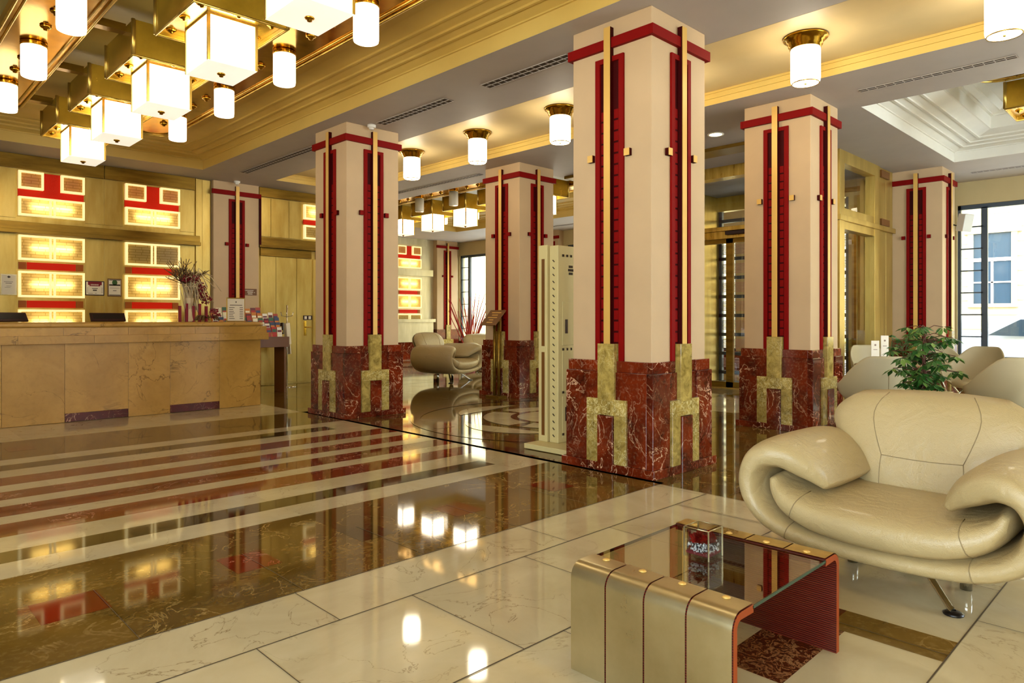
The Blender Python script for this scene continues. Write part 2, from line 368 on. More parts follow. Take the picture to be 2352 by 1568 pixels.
# lower border band and foreground slabs
slabs(-4, 4.6, 2.64, 3.05, 1.5, BE, 2, off=.05)
patch(4.2, 4.6, -5, 2.64, BE, 2)
slabs(-4, 4.2, 1.90, 2.64, .75, BE, 2, off=.43)
slabs(-4, 4.2, .72, 1.90, .9, BE, 2, off=.36); slabs(-4, 4.2, -5, .72, .9, BE, 2, off=.8)
patch(2.99, 3.21, .72, 1.15, BR, 3); patch(2.99, 3.21, 1.15, 1.42, SP, 3); patch(2.40, 2.99, 1.08, 1.33, SP, 3)
# right bay and far area
yy = -5.; row = 0
while yy < 18:
    ye = min(yy+.6, 18); xx = 7.9; k = 0
    while xx < 15.1-1e-6:
        nx = min(15.1, xx+.9)
        patch(xx, nx, yy, ye, BE if (k+row) % 4 != 0 and 9.2 < (xx+nx)/2 < 13.5 else BR, 1); xx = nx; k += 1
    yy += .6; row += 1
for k in range(7): patch(7.9, 13.0, 8.6+k*1.3, 8.75+k*1.3, GR, 2)
# joints
def jx(y, x0, x1, w=.004): patch(x0, x1, y-w/2, y+w/2, JT, 6)
def jy(x, y0, y1, w=.004): patch(x-w/2, x+w/2, y0, y1, JT, 6)
for y_ in (1.90, 2.64, 3.05): jx(y_, -4, 4.6 if y_ > 2 else 4.2, .006)
jx(.72, -4, 4.2, .006)
for k in range(-5, 6): jy(.43+.75*k, 1.9, 2.64)
for k in range(-3, 4): jy(.05+1.5*k, 2.64, 3.05)
for k in range(-4, 5): jy(.36+.9*k, .72, 1.9); 
for k in range(-5, 5): jy(.8+.9*k, -5, .72)
jy(4.2, -5, 2.64); jy(4.6, -5, 3.05)
for k in range(-4, 6): jy(.16+.72*k, 3.05, 3.76, .003)
for x_ in (5.44, 6.26, 7.08): jy(x_, -5, 13, .003)
for k in range(24): jx(-5+.75*k, 4.68, 7.9, .003)
for k in range(38): jx(-5+.6*k, 7.9, 15.1, .004)
for k in range(9): jy(7.9+.9*k, -5, 18, .004)
# medallion
def ringf(cx, cy, r0, r1, mi, lv, a0=0., a1=2*PI, n=64):
    fb.mat(mi); z = .0006*lv
    n = max(8, int(n*(a1-a0)/(2*PI)))
    for k in range(n):
        p, q = a0+(a1-a0)*k/n, a0+(a1-a0)*(k+1)/n
        pts = [(cx+r1*math.cos(p), cy+r1*math.sin(p), z), (cx+r1*math.cos(q), cy+r1*math.sin(q), z)]
        if r0 > 0: pts += [(cx+r0*math.cos(q), cy+r0*math.sin(q), z), (cx+r0*math.cos(p), cy+r0*math.sin(p), z)]
        else: pts += [(cx, cy, z)]
        fb.face(pts)
mcx, mcy = 6.80, 6.08
ringf(mcx, mcy, 1.80, 1.92, SP, 7); ringf(mcx, mcy, .62, .98, BE, 8)
for k in range(4):   # crossing brown bands between the petals
    a_ = math.radians(100+90*k)
    d_ = Vector((math.cos(a_), math.sin(a_))); t_ = Vector((-d_.y, d_.x))
    pts = [Vector((mcx, mcy))+d_*.60-t_*.035, Vector((mcx, mcy))+d_*1.0-t_*.10, Vector((mcx, mcy))+d_*1.0+t_*.10, Vector((mcx, mcy))+d_*.60+t_*.035]
    fb.mat(BR); fb.face([(p.x, p.y, .0006*9) for p in pts])
    # outer leaves
    n = 12; L_ = []
    for s_ in (1, -1):
        for q in range(n+1):
            u = q/n if s_ == 1 else 1-q/n
            ang = a_ + .52*(2*u-1); rr = 1.30+s_*.17*math.sin(PI*u)
            if (q in (0,) and s_ == -1) or (q == n and s_ == -1): continue
            L_.append((mcx+rr*math.cos(ang), mcy+rr*math.sin(ang), .0006*8))
    fb.mat(BE); fb.face(L_)
ringf(mcx, mcy, .53, .62, SP, 10); ringf(mcx, mcy, 0, .53, BE, 10)
fl = fb.build('floor', ['fbeige', 'fbrown', 'fgreen', 'fred', 'fspk', 'joint'], recalc=False)
struct(fl, 'polished marble floor of cream, brown and red stripes with a round medallion')
s_ = B(); s_.box(-4.2, 15.3, -5.2, 18.2, -.3, -.002); struct(s_.build('floor', 'stone'))

# ================================================================ CEILING
OP = [(-.02, 4.5, -4.0, 12.17), (5.8, 7.48, -4.0, 12.15), (8.65, 13.1, 8.3, 15.7), (8.83, 13.06, -4.0, 3.0)]
xs = sorted({-4., 15.1} | {o[0] for o in OP} | {o[1] for o in OP}); ys = sorted({-5., 18.} | {o[2] for o in OP} | {o[3] for o in OP})
cb = B()
for i in range(len(xs)-1):
    for j in range(len(ys)-1):
        mx_, my_ = (xs[i]+xs[i+1])/2, (ys[j]+ys[j+1])/2
        if any(o[0] < mx_ < o[1] and o[2] < my_ < o[3] for o in OP): continue
        cb.box(xs[i], xs[i+1], ys[j], ys[j+1], 3.85, 3.9)
struct(cb.build('ceiling', 'soffit'), 'smooth grey-beige soffit between the sunken coffers')
rb = B(); rb.box(-4.3, 15.4, -5.3, 18.3, 4.9, 5.1); struct(rb.build('ceiling', 'soffit'))  # unseen roof slab, added to keep sky light from leaking past the coffers
def coffer(x0, x1, y0, y1, prof, mats, n, flat):
    q = B()
    for k in range(len(prof)-1):
        (a, za), (c, zc) = prof[k], prof[k+1]
        a += .004; c += .004
        A = [(x0+a, y0+a, za), (x1-a, y0+a, za), (x1-a, y1-a, za), (x0+a, y1-a, za)]
        D = [(x0+c, y0+c, zc), (x1-c, y0+c, zc), (x1-c, y1-c, zc), (x0+c, y1-c, zc)]
        for s in range(4): q.face([A[s], A[(s+1) % 4], D[(s+1) % 4], D[s]])
    struct(q.build('trim_%d' % n, mats, solid=0), 'stepped plaster moulding around the sunken ceiling')
    a, z = prof[-1]; q = B(); q.box(x0+a-.02, x1-a+.02, y0+a-.02, y1-a+.02, z, z+.04)
    struct(q.build('ceiling', flat))
def ridge(l, t, z): return l + [(t-.015, z), (t-.015, z-.018), (t+.015, z-.018), (t+.015, z+.004)]
pr = [(0, 3.85), (0, 4.0), (.02, 4.0), (.02, 4.015)]
for t, z in ((.15, 4.055), (.27, 4.085), (.42, 4.11)): pr = ridge(pr, t, z)
prA = pr + [(.62, 4.15), (.80, 4.17), (.95, 4.20)]
M['flat'] = plain('coffer_paint_lit', 'f0d680', .5)  # lighter coffer paint: lamp light missing on the flat ceiling put into its colour
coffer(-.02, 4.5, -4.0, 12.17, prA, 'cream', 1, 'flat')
coffer(5.8, 7.48, -4.0, 12.15, [(0, 3.85), (0, 3.92), (.015, 3.92), (.015, 3.975), (.03, 3.975), (.03, 4.0)], 'cream', 2, 'recess')
prB = pr + [(.60, 4.16), (.62, 4.16), (.62, 4.34), (.66, 4.34), (.66, 4.36), (.74, 4.38), (.76, 4.38), (.82, 4.45)]
coffer(8.65, 13.1, 8.3, 15.7, prB, 'cream', 3, 'coffwhite')
coffer(8.83, 13.06, -4.0, 3.0, prB, 'coffwhite', 4, 'coffwhite')
# shadow-line trims: the two dark-brass beams in front of the entrance
q = B(); q.box(9.35, 9.75, 3.9, 8.2, 3.80, 3.86); struct(q.build('trim_5', 'brassd'), 'flat brown brass strip across the ceiling before the entrance')
q = B(); q.box(10.62, 10.86, 4.0, 7.4, 3.66, 3.86); struct(q.build('trim_6', 'brassl'), 'brass lintel beam above the entrance lobby')

# ================================================================ WALLS
q = B(); q.box(-4.2, -4, -5, -4.2, 0, 4.9); q.box(-4.2, -4, 2.4, 13.05, 0, 4.9); q.box(-4.2, -4, -4.2, 2.4, 0, .55); q.box(-4.2, -4, -4.2, 2.4, 3.45, 4.9); struct(q.build('wall_left', 'wallp'))  # unseen opening added here to let daylight onto armchair and coffee table
q = B()
q.box(-4.2, 6.5, -5.2, -5, 0, 4.9); q.box(11.2, 15.3, -5.2, -5, 0, 4.9); q.box(6.5, 11.2, -5.2, -5, 0, .55); q.box(6.5, 11.2, -5.2, -5, 3.45, 4.9)
struct(q.build('wall_back', 'wallp'))
q = B(); q.box(-4.2, 7.5, 13.05, 13.35, 0, 4.9); struct(q.build('wall_north', 'brassw'), 'brushed brass clad wall behind the reception desk')
q = B(); q.box(7.5, 7.7, 13.05, 18.0, 0, 4.9); struct(q.build('wall_inner', 'wallp'))
q = B(); q.box(7.5, 15.3, 18.0, 18.2, 0, 4.9); struct(q.build('wall_far', 'brassf'), 'pale brass clad far wall')
wins = [(-2.3, 3.42), (7.9, 13.15), (14.0, 17.95)]
q = B(); yy = -5.
for a, b_ in wins[:1]+[(4.1, 7.5)]+wins[1:]:
    q.box(15.1, 15.35, yy, a, 0, 4.9); yy = b_
    if a != 4.1:
        q.box(15.1, 15.35, a, b_, 0, .53); q.box(15.1, 15.35, a, b_, 3.42, 4.9)
    else: q.box(15.1, 15.35, a, b_, 3.7, 4.9)
q.box(15.1, 15.35, yy, 18.2, 0, 4.9)
struct(q.build('wall_right', 'wallp'), 'plaster wall over the street windows')
q = B()
for a, b_ in ((-5, 3.55), (7.1, 18.0)): q.box(15.02, 15.1, a, b_, .08, .50); q.box(15.0, 15.1, a, b_, .50, .54); q.box(14.99, 15.1, a, b_, 0, .08)
struct(q.build('baseboard_right', 'redm'), 'red marble dado under the street windows')
q = B(); q.box(7.7, 15.0, 17.9, 18.0, 0, .55); struct(q.build('baseboard_far', 'redm'), 'red marble dado along the far wall')
q = B(); q.box(11.3, 13.9, 17.84, 18.0, .55, 1.18); q.box(11.3, 13.95, 17.78, 18.0, 1.18, 1.28); q.box(11.3, 13.9, 17.85, 18.0, 2.66, 2.86); q.box(11.3, 13.7, 17.9, 18.0, 3.64, 3.85)
struct(q.build('trim_7', 'brassf'), 'pale brass ledge panel on the far wall')
def window(n, a, b_, x=15.1, axis='y', bars=True, side=1):
    """street window: dark metal frame, a narrow barred sash, a large pane"""
    q = B()
    def bx(u0, u1, z0, z1, t=.05):
        if axis == 'y': q.box(x+.06, x+.06+t*1.4, u0, u1, z0, z1)
        else: q.box(u0, u1, x-.13, x-.06, z0, z1)
    bx(a, a+.05, .53, 3.42); bx(b_-.05, b_, .53, 3.42); bx(a, b_, .53, .60); bx(a, b_, 3.34, 3.42)
    u = b_-.42
    while u > a+.6:
        bx(u-.05, u+.05, .6, 3.36)
        u -= 1.9
    k = .60+.36
    while k < 3.3:
        bx(b_-.40, b_-.05, k-.012, k+.012, .03); k += .41
    o = struct(q.build('window_%d' % n, 'winf'), 'tall street window with dark metal frame')
    q = B()
    if axis == 'y': q.face([(x+.10, a, .55), (x+.10, b_, .55), (x+.10, b_, 3.4), (x+.10, a, 3.4)])
    else: q.face([(a, x-.1, .55), (b_, x-.1, .55), (b_, x-.1, 3.4), (a, x-.1, 3.4)])
    q.build('pane', 'glass', o)
    return o
window(1, *wins[0]); window(2, *wins[1]); window(3, *wins[2]); window(4, 6.5, 11.2, -5., 'x'); window(7, -4.2, 2.4, -4.25)  # the left-wall window is unseen, added to light the foreground

# ---------------------------------------------------------------- reception wall cladding
def vpan(q, x0, x1, z0, z1, y, d=.012, g=.004): q.box(x0+g, x1-g, y-d, y, z0+g, z1-g)
q = B()
for (a, b_) in ((-2.2, -1.1), (-1.1, -.2), (.75, 1.18), (1.18, 1.63)):
    vpan(q, a, b_, 0, 2.62, 13.05); vpan(q, a, b_, 2.86, 3.62, 13.05)
for (a, b_) in ((1.63, 2.0), (2.93, 3.21), (3.21, 3.50), (4.42, 4.68)):
    vpan(q, a, b_, 0, 2.62, 13.05); vpan(q, a, b_, 2.86, 3.62, 13.05)
vpan(q, 4.68, 4.80, 0, 3.85, 13.05, .05); vpan(q, 4.80, 4.95, 0, 3.85, 13.05, .03)
for (a, b_) in ((5.88, 6.12), (6.12, 6.5), (6.5, 6.78)): vpan(q, a, b_, 2.90, 3.66, 13.05, .02)
struct(q.build('trim_8', 'brassw', bevel=.003), 'tall brushed brass wall panels')
q = B(); q.box(-4, 4.74, 12.95, 13.05, 2.68, 2.80); q.box(-4, 4.74, 12.90, 13.05, 2.62, 2.68)
q.box(-4, 3.2, 12.99, 13.05, 3.63, 3.85); q.box(3.21, 4.67, 12.99, 13.05, 3.63, 3.85)
q.box(5.86, 7.5, 12.97, 13.05, 3.67, 3.85); q.box(5.84, 7.5, 12.93, 13.05, 2.72, 2.88); q.box(5.84, 7.5, 12.90, 13.05, 2.68, 2.72)
q.box(5.9, 6.98, 13.0, 13.05, 2.52, 2.68); q.box(7.08, 7.5, 13.0, 13.05, 2.52, 2.68)
struct(q.build('trim_9', 'brassd', bevel=.004), 'dark brass ledge and cornice bands')
# doors beside the desk
q = B()
for (a, b_) in ((5.9, 6.22), (6.22, 6.66), (6.66, 6.98)): vpan(q, a, b_, .02, 2.52, 13.05, .03)
d1 = struct(q.build('door_1', 'brassw', bevel=.003), 'brass clad double door, left leaf')
q = B()
for (a, b_) in ((7.02, 7.3), (7.3, 7.5)): vpan(q, a, b_, .02, 2.52, 13.05, .03)
d2 = struct(q.build('door_2', 'brassw', bevel=.003), 'brass clad double door, right leaf with handle')
q = B(); q.box(6.82, 6.86, 12.995, 13.02, .95, 1.25); q.tube([(6.84, 12.99, 1.12), (6.84, 12.95, 1.12), (6.95, 12.95, 1.12)], .011); q.build('door_handle', 'brassp', d1)
q = B(); q.box(6.80, 6.99, 13.0, 13.02, 1.27, 1.36); q.mat(1); q.box(6.82, 6.87, 12.995, 13.0, 1.285, 1.345); q.box(6.91, 6.96, 12.995, 13.0, 1.285, 1.345); q.build('door_sign', ['maroon', 'paper'], d1)

# lit glass panels: each a backlit box with frame, glass and tube
def light_panel(x0, x1, z0, z1, y, mull=True, lit=True, label='', group='backlit patterned glass panels', power=None):
    t = thing('wall_light', label, 'wall light', ((x0+x1)/2, y, z0), 0, group)
    w, h = x1-x0, z1-z0; hw = w/2
    q = B(); f = .035
    D = .075
    q.box(-hw, hw, -D, 0, 0, f); q.box(-hw, hw, -D, 0, h-f, h); q.box(-hw, -hw+f, -D, 0, f, h-f); q.box(hw-f, hw, -D, 0, f, h-f)
    if mull: q.box(-.045, -.012, -D, -.05, f, h-f); q.box(.012, .045, -D, -.05, f, h-f)
    q.build('frame', 'pframe', t, bevel=.003)
    q = B(); q.face([(-hw+f, -.062, f), (hw-f, -.062, f), (hw-f, -.062, h-f), (-hw+f, -.062, h-f)]); q.build('glass', 'pane', t, recalc=False)
    if lit:
        q = B(); q.tube([(-hw*.62, -.016, h*.5), (hw*.62, -.016, h*.5)], .012, 8); q.build('tube', 'tube', t)
    return t
def panel_stack(x0, x1, y, tag_, top=True, lit=(1, 1, 1, 1), base=1.0):
    w = x1-x0
    q = B()
    q.box(x0, x1, y-.008, y, 3.20, 3.60)
    o = tag(q.build('red_glass_inlay', 'redglass'), 'red pressed glass T-shape at the top of the %s panel column' % tag_, 'glass panel')
    light_panel(x0, x0+.37*w, 3.32, 3.60, y-.01, False, False, 'small square glass panel, upper left of the %s column' % tag_)
    light_panel(x1-.37*w, x1, 3.32, 3.60, y-.01, False, False, 'small square glass panel, upper right of the %s column' % tag_)
    light_panel(x0, x1, 2.90, 3.20, y-.01, True, lit[0], 'low backlit glass panel above the ledge in the %s column' % tag_)
    light_panel(x0, x1, 2.21, 2.60, y-.01, True, lit[1], 'backlit glass panel directly below the ledge in the %s column' % tag_)
    light_panel(x0, x1, 1.63, 2.04, y-.01, True, lit[2], 'backlit glass panel between two red strips in the %s column' % tag_)
    light_panel(x0, x1, 1.03, 1.44, y-.01, True, lit[3], 'lowest backlit glass panel, under both red strips, in the %s column' % tag_)
    for k, (a, b_) in enumerate(((2.07, 2.18), (1.47, 1.58))):
        t = thing('red_glass_strip', '%s red glass strip with copper ends in the %s panel column' % (('upper', 'lower')[k], tag_), 'glass strip', ((x0+x1)/2, y, a), 0, 'red glass strips')
        q = B(); q.box(-w*.37, w*.37, -.02, 0, 0, b_-a); q.build('red_glass', 'redglass', t)
        q = B(); q.box(-w*.49, -w*.38, -.018, 0, 0, b_-a); q.build('copper_end', 'copper', t)
        q = B(); q.box(w*.38, w*.49, -.018, 0, 0, b_-a); q.build('copper_end', 'copper', t)
panel_stack(2.02, 2.915, 13.05, 'left reception')
panel_stack(3.52, 4.40, 13.05, 'right reception', lit=(1, 0, 1, 1))
panel_stack(12.55, 13.48, 18.0, 'far wall')
light_panel(6.80, 7.45, 3.32, 3.62, 13.03, True, True, 'backlit glass panel above the red strip over the brass doors')
light_panel(6.80, 7.45, 2.92, 3.20, 13.03, True, False, 'unlit glass panel below the red strip over the brass doors')
q = B(); q.box(6.80, 7.45, 13.0, 13.03, 3.22, 3.31); tag(q.build('red_glass_strip', 'redglass'), 'red glass strip between the two panels over the brass doors', 'glass strip', 'red glass strips')

# ================================================================ PILLARS
def face_parts(t, h, brg, depth=0., only=None):
    """decoration of the pillar faces; h = half width of shaft"""
    for k in (only if only is not None else range(4)):
        R_ = Matrix.Rotation(k*PI/2, 4, 'Z')
        def bb(name, mats, boxes, bev=0.):
            q = B()
            for bx in boxes:
                if len(bx) == 7: q.mat(bx[6])
                else: q.mat(0)
                q.box(*bx[:6])
            q.bm.transform(R_)
            return q.build(name, mats, t, bevel=bev)
        f = -h   # face plane (local y negative side)
        rp = bb('red_panel', ['red', 'dred'], [(-.15, -.10, f-.022, f, .94, 3.535), (.10, .15, f-.022, f, .94, 3.535), (-.10, .10, f-.022, f, 3.49, 3.535), (-.10, .10, f-.004, f, .94, 3.49, 1)], .002)
        lad = []
        for s in (-1, 1):
            z = 1.10
            while z < 3.08:
                lad.append((s*.068-.022, s*.068+.022, f-.010, f-.004, z, z+.078)); z += .095
        q = B()
        for bx in lad: q.box(*bx)
        q.bm.transform(R_); q.build('ladder_inlay', 'red', rp)
        bar = bb('gold_bar', ['gold', 'dred'], [(-.033, .033, f-.052, f-.047, 1.085, 3.78), (-.033, .033, f-.047, f, 1.085, 3.78, 1)])
        for s in (-1, 1):
            bb('bracket', ['gold' if brg else 'red', 'dred'], [(s*.195-.027, s*.195+.027, f-.040, f-.034, 2.66, 2.72), (s*.195-.027, s*.195+.027, f-.034, f, 2.66, 2.72, 1)])
        ins = bb('stone_inlay', 'inlay', [(-.088, .088, f-.068, f, .60, 1.085), (-.21, .21, f-.066, f, .477, .615), (-.21, -.085, f-.066, f, .065, .477), (.085, .21, f-.066, f, .065, .477)], .003)
        bb('notch_block', 'redm', [(-.082, .082, f-.080, f, 0, .474)], .003)
def pillar(x, y, h, label, brg=True, hy=None):
    t = thing('pillar', label, 'pillar', (x, y, 0), 0, 'square lobby pillars')
    q = B(); q.box(-h, h, -h, h, .9, 3.85); q.build('shaft', 'plaster', t, bevel=.006)
    q = B()
    for (e, a, b_) in ((.045, .06, .845), (.030, .845, .94)):
        q.box(-h-e, -.215, -h-e, -h+.02, a, b_); q.box(.215, h+e, -h-e, -h+.02, a, b_); q.box(-.215, .215, -h-e+.015, -h+.02, a, b_)
        q.box(-h-e, -h+.02, -h+.02, h+e, a, b_); q.box(h-.02, h+e, -h+.02, h+e, a, b_); q.box(-h+.02, h-.02, h-.02, h+e, a, b_)
    q.build('dado', 'redm', t, bevel=.004)
    q = B(); q.box(-h-.075, h+.075, -h-.075, h+.075, .0, .072); q.build('plinth', 'redm', t, bevel=.004)
    q = B(); e = .035
    q.box(-h-e, h+e, -h-e, -h, 3.605, 3.69); q.box(-h-e, h+e, h, h+e, 3.605, 3.69); q.box(-h-e, -h, -h, h, 3.605, 3.69); q.box(h, h+e, -h, h, 3.605, 3.69)
    q.build('red_band', 'red', t, bevel=.002)
    face_parts(t, h, brg)
    return t
pillar(5.162, 3.635, .418, 'nearest and largest pillar, behind the coffee table, gold brackets')
pillar(5.13, 8.29, .405, 'pillar beside the reception desk end, red brackets', False)
pillar(8.30, 3.62, .400, 'pillar behind the cream armchair beside the café chairs', True)
pillar(8.37, 8.36, .412, 'pillar with a sign stand in front, between desk and entrance', False)
# wall pillars
def wall_pillar(x, y, w, d, label, rz=0., only=(0,)):
    t = thing('wall_pillar', label, 'pillar', (x, y, 0), rz, 'pillars against the walls')
    q = B(); q.box(-w/2, w/2, -d, 0, .94, 3.85); q.build('shaft', 'plaster', t)
    q = B(); q.box(-w/2-.03, w/2+.03, -d-.03, 0, 0, .94); q.build('dado', 'redm', t, bevel=.004)
    q = B(); q.box(-w/2-.035, w/2+.035, -d-.035, -d, 3.605, 3.69); q.build('red_band', 'red', t)
    e = thing('x', 'x', 'x'); 
    face_parts(e, 0, False, only=only)
    for ch in list(e.children):
        ch.parent = t; ch.location = (0, -d, 0) if True else None
    bpy.data.objects.remove(e)
    return t
wall_pillar(5.40, 13.05, .86, .12, 'white pillar on the brass wall beside the double doors')
wall_pillar(14.45, 18.0, .86, .2, 'white pillar on the far wall by the red branches')
wall_pillar(15.1, 13.55, .55, .22, 'white wall pillar between two far street windows', -PI/2)
# pillar at the right of the vestibule: two decorated faces
t = thing('wall_pillar', 'pillar joining the entrance lobby beside the right street window', 'pillar', (13.63, 3.6, 0), 0, 'pillars against the walls')
q = B(); q.box(-.388, .388, -.388, .388, .94, 3.85); q.build('shaft', 'plaster', t)
q = B(); q.box(-.42, .42, -.42, .41, 0, .94); q.build('dado', 'redm', t, bevel=.004)
q = B(); q.box(-.425, .425, -.425, -.388, 3.605, 3.69); q.box(-.425, -.388, -.388, .388, 3.605, 3.69); q.build('red_band', 'red', t)
face_parts(t, .39, False, only=(0, 3))
# red edge strip right of the reception pillar
q = B(); q.box(5.83, 5.87, 12.90, 13.05, 2.72, 3.69); struct(q.build('trim_10', 'dred'))

# ================================================================ ENTRANCE LOBBY
q = B()
q.box(10.75, 10.95, 3.95, 4.1, 0, 3.85); q.box(12.28, 12.52, 3.95, 4.1, 0, 3.85)
for (a, b_) in ((12.52, 12.88), (12.88, 13.23)): q.box(a+.003, b_-.003, 3.97, 4.1, 0, 3.85)
q.box(10.95, 12.28, 3.95, 4.1, 3.66, 3.85); q.box(10.7, 13.23, 3.92, 4.1, 2.78, 2.86)
q.box(10.95, 12.28, 3.96, 4.1, 2.86, 2.98); q.box(10.95, 12.28, 3.96, 4.1, 2.66, 2.78); 
q.box(14.0, 15.1, 3.98, 4.1, 0, 3.85); q.box(13.2, 14.0, 4.0, 4.1, 0, 3.85)
struct(q.build('wall_lobby', 'brassw', bevel=.003), 'brass framed side wall of the entrance lobby')
q = B(); q.box(12.55, 12.95, 3.93, 3.98, 3.68, 3.8); q.box(12.55, 12.95, 3.93, 3.98, 2.87, 2.98); struct(q.build('trim_11', 'wood'))
q = B(); q.face([(10.95, 4.03, .05), (12.28, 4.03, .05), (12.28, 4.03, 2.66), (10.95, 4.03, 2.66)]); q.face([(10.95, 4.03, 2.98), (12.28, 4.03, 2.98), (12.28, 4.03, 3.66), (10.95, 4.03, 3.66)])
o = struct(q.build('window_5', 'glass', recalc=False), 'side glazing of the entrance lobby')
q = B(); q.box(10.7, 13.5, 7.4, 7.55, 0, 3.85); struct(q.build('wall_lobby', 'brassw'), 'far brass side wall of the entrance lobby')
q = B(); q.box(13.35, 13.5, 4.1, 4.75, 0, 3.85); q.box(13.35, 13.5, 4.75, 7.4, 3.55, 3.85); struct(q.build('wall_lobby', 'brassw'), 'brass end wall beside the outer entrance screen')
# header and sliding doors
q = B(); q.box(11.80, 12.02, 4.1, 7.4, 2.78, 2.92); q.box(11.76, 12.02, 4.1, 7.4, 2.92, 3.0); q.box(11.8, 12.0, 4.1, 7.4, 0, .02)
struct(q.build('trim_12', 'brassl', bevel=.005), 'brass header over the sliding doors')
q = B(); q.box(11.72, 11.80, 5.95, 6.35, 2.84, 2.91); tag(q.build('door_sensor', 'maroon', bevel=.01), 'small dark motion sensor above the sliding doors', 'sensor')
for k, (a, b_) in enumerate(((4.1, 5.0), (5.0, 6.33), (6.33, 7.4))):
    q = B(); q.box(11.86, 11.92, a, a+.07, .02, 2.78); q.box(11.86, 11.92, b_-.07, b_, .02, 2.78); q.box(11.86, 11.92, a, b_, .02, .12); q.box(11.86, 11.92, a, b_, 2.70, 2.78)
    d = struct(q.build('door_%d' % (3+k), 'brassd'), 'sliding glass entrance door with brass rails')
    q = B(); q.face([(11.89, a+.07, .1), (11.89, b_-.07, .1), (11.89, b_-.07, 2.7), (11.89, a+.07, 2.7)]); q.build('pane', 'glass', d)
q = B(); q.face([(11.9, 4.1, 3.0), (11.9, 7.4, 3.0), (11.9, 7.4, 3.85), (11.9, 4.1, 3.85)]); struct(q.build('window_6', 'glass'), 'fanlight above the sliding doors')
# outer screen of dark horizontal rails
q = B(); z = .17
while z < 3.6: q.box(13.40, 13.46, 4.75, 7.4, z-.035, z+.035); z += .397
for y_ in (4.78, 5.65, 6.5, 7.36): q.box(13.40, 13.48, y_-.035, y_+.035, 0, 3.55)
d6 = struct(q.build('door_6', 'winf'), 'outer entrance screen of dark horizontal rails')
q = B(); z = .17
while z < 3.3:
    for k in range(7): q.box(13.46, 13.49, 4.80, 7.34, z+.10+k*.030, z+.115+k*.030)
    z += .397
q.build('louvre_slats', 'slat', d6)
q = B(); q.box(12.1, 13.3, 4.4, 7.2, .007, .014); tag(q.build('door_mat', 'slot'), 'dark ribbed door mat inside the entrance lobby', 'mat')

# ================================================================ CEILING FITTINGS
def cyl_lamp(x, y, z, label, k=1., lit='lamp'):
    t = thing('ceiling_light', label, 'ceiling light', (x, y, z), 0, 'cylinder ceiling lamps of the middle bay')
    q = B(); q.lathe([(.20, 0), (.205, -.012), (.20, -.022), (.175, -.026), (.17, -.05), (.155, -.055), (.155, -.085), (.14, -.09), (.14, -.115), (.125, -.118)], 40); q.build('brass_collar', 'brassp', t)
    q = B(); q.lathe([(.112, -.10), (.130, -.115), (.134, -.13), (.134, -.40), (.130, -.43), (.120, -.445)], 40)
    q.build('glass_shade', lit, t)
    q = B(); q.lathe([(.122, -.437), (.127, -.447), (.122, -.452), (.116, -.447)], 40); q.lathe([(.012, -.445), (.012, -.455), (.002, -.46)], 12); q.build('bottom_rim', 'brassl', t)
    return t
LY = [-.4, 1.18, 2.76, 4.30, 5.90, 7.50, 9.10, 10.7]
LN = ['behind the camera side, over the armchair', 'at the right edge of the room over the armchair', 'above the pillar behind the armchair', 'hidden behind the largest pillar',
      'beside the largest pillar', 'between the largest pillar and the desk pillar', 'beside the desk-end pillar', 'last of the row, behind the desk-end pillar']
for k, y in enumerate(LY): cyl_lamp(6.65, y, 4.0, 'brass collared cylinder lamp, ' + LN[k])
def vent(x, y0, y1, label, w=.07, z=3.85):
    t = thing('ceiling_vent', label, 'vent', (x, (y0+y1)/2, z), 0, 'slot vents in the ceiling'); L_ = (y1-y0)/2
    q = B(); q.box(-w, w, -L_, L_, -.004, .0); q.build('backing', 'slot', t)
    q = B()
    for xx in (-w-.006, -.005, w-.004): q.box(xx, xx+.010, -L_, L_, -.008, -.002)
    n = max(2, int(2*L_/.09))
    for k in range(n): q.box(-w, w, -L_+k*2*L_/n, -L_+k*2*L_/n+.010, -.006, -.004)
    q.build('slats', 'soffit', t)
vent(5.10, 4.38, 5.62, 'slot vent to the left of the largest pillar'); vent(5.10, 6.25, 7.66, 'slot vent leading to the desk-end pillar')
vent(5.10, 9.0, 11.9, 'long slot vent beyond the desk-end pillar'); vent(5.05, 1.2, 2.45, 'slot vent at the top edge before the largest pillar')
vent(8.20, 1.35, 2.80, 'slot vent in the soffit above the café seats', .05); vent(8.15, 9.1, 13.2, 'long slot vent beyond the sign-stand pillar', .05)
vent(14.2, 1.2, 3.0, 'slot vent near the right street window', .05); vent(14.2, 11.0, 15.5, 'slot vent by the far street windows', .05)
vent(11.45, 4.3, 6.8, 'slot vent inside the entrance lobby', .06)
def downlight(x, y, label):
    t = thing('downlight', label, 'downlight', (x, y, 3.85), 0, 'round recessed downlights')
    q = B(); q.lathe([(.085, -.001), (.11, -.001), (.11, -.012), (.085, -.012)], 28); q.build('ring', 'white', t)
    q = B(); q.lathe([(.085, -.004), (.001, -.004)], 28); q.build('lens', 'lamp', t)
downlight(8.70, 4.85, 'round downlight before the entrance lobby'); downlight(12.7, 5.9, 'round downlight inside the entrance lobby')
for (x, y, l) in ((5.05, 7.80, 'small round smoke detector at the top of the desk-end pillar'), (5.33, 12.75, 'small round smoke detector above the white wall pillar')):
    t = thing('smoke_detector', l, 'smoke detector', (x, y, 3.85)); q = B(); q.lathe([(.055, 0), (.055, -.03), (.045, -.035)], 20); q.build('base', 'white', t)
    q = B(); q.lathe([(.035, -.035), (.03, -.06), (.001, -.062)], 20); q.build('sensor_head', 'white', t)

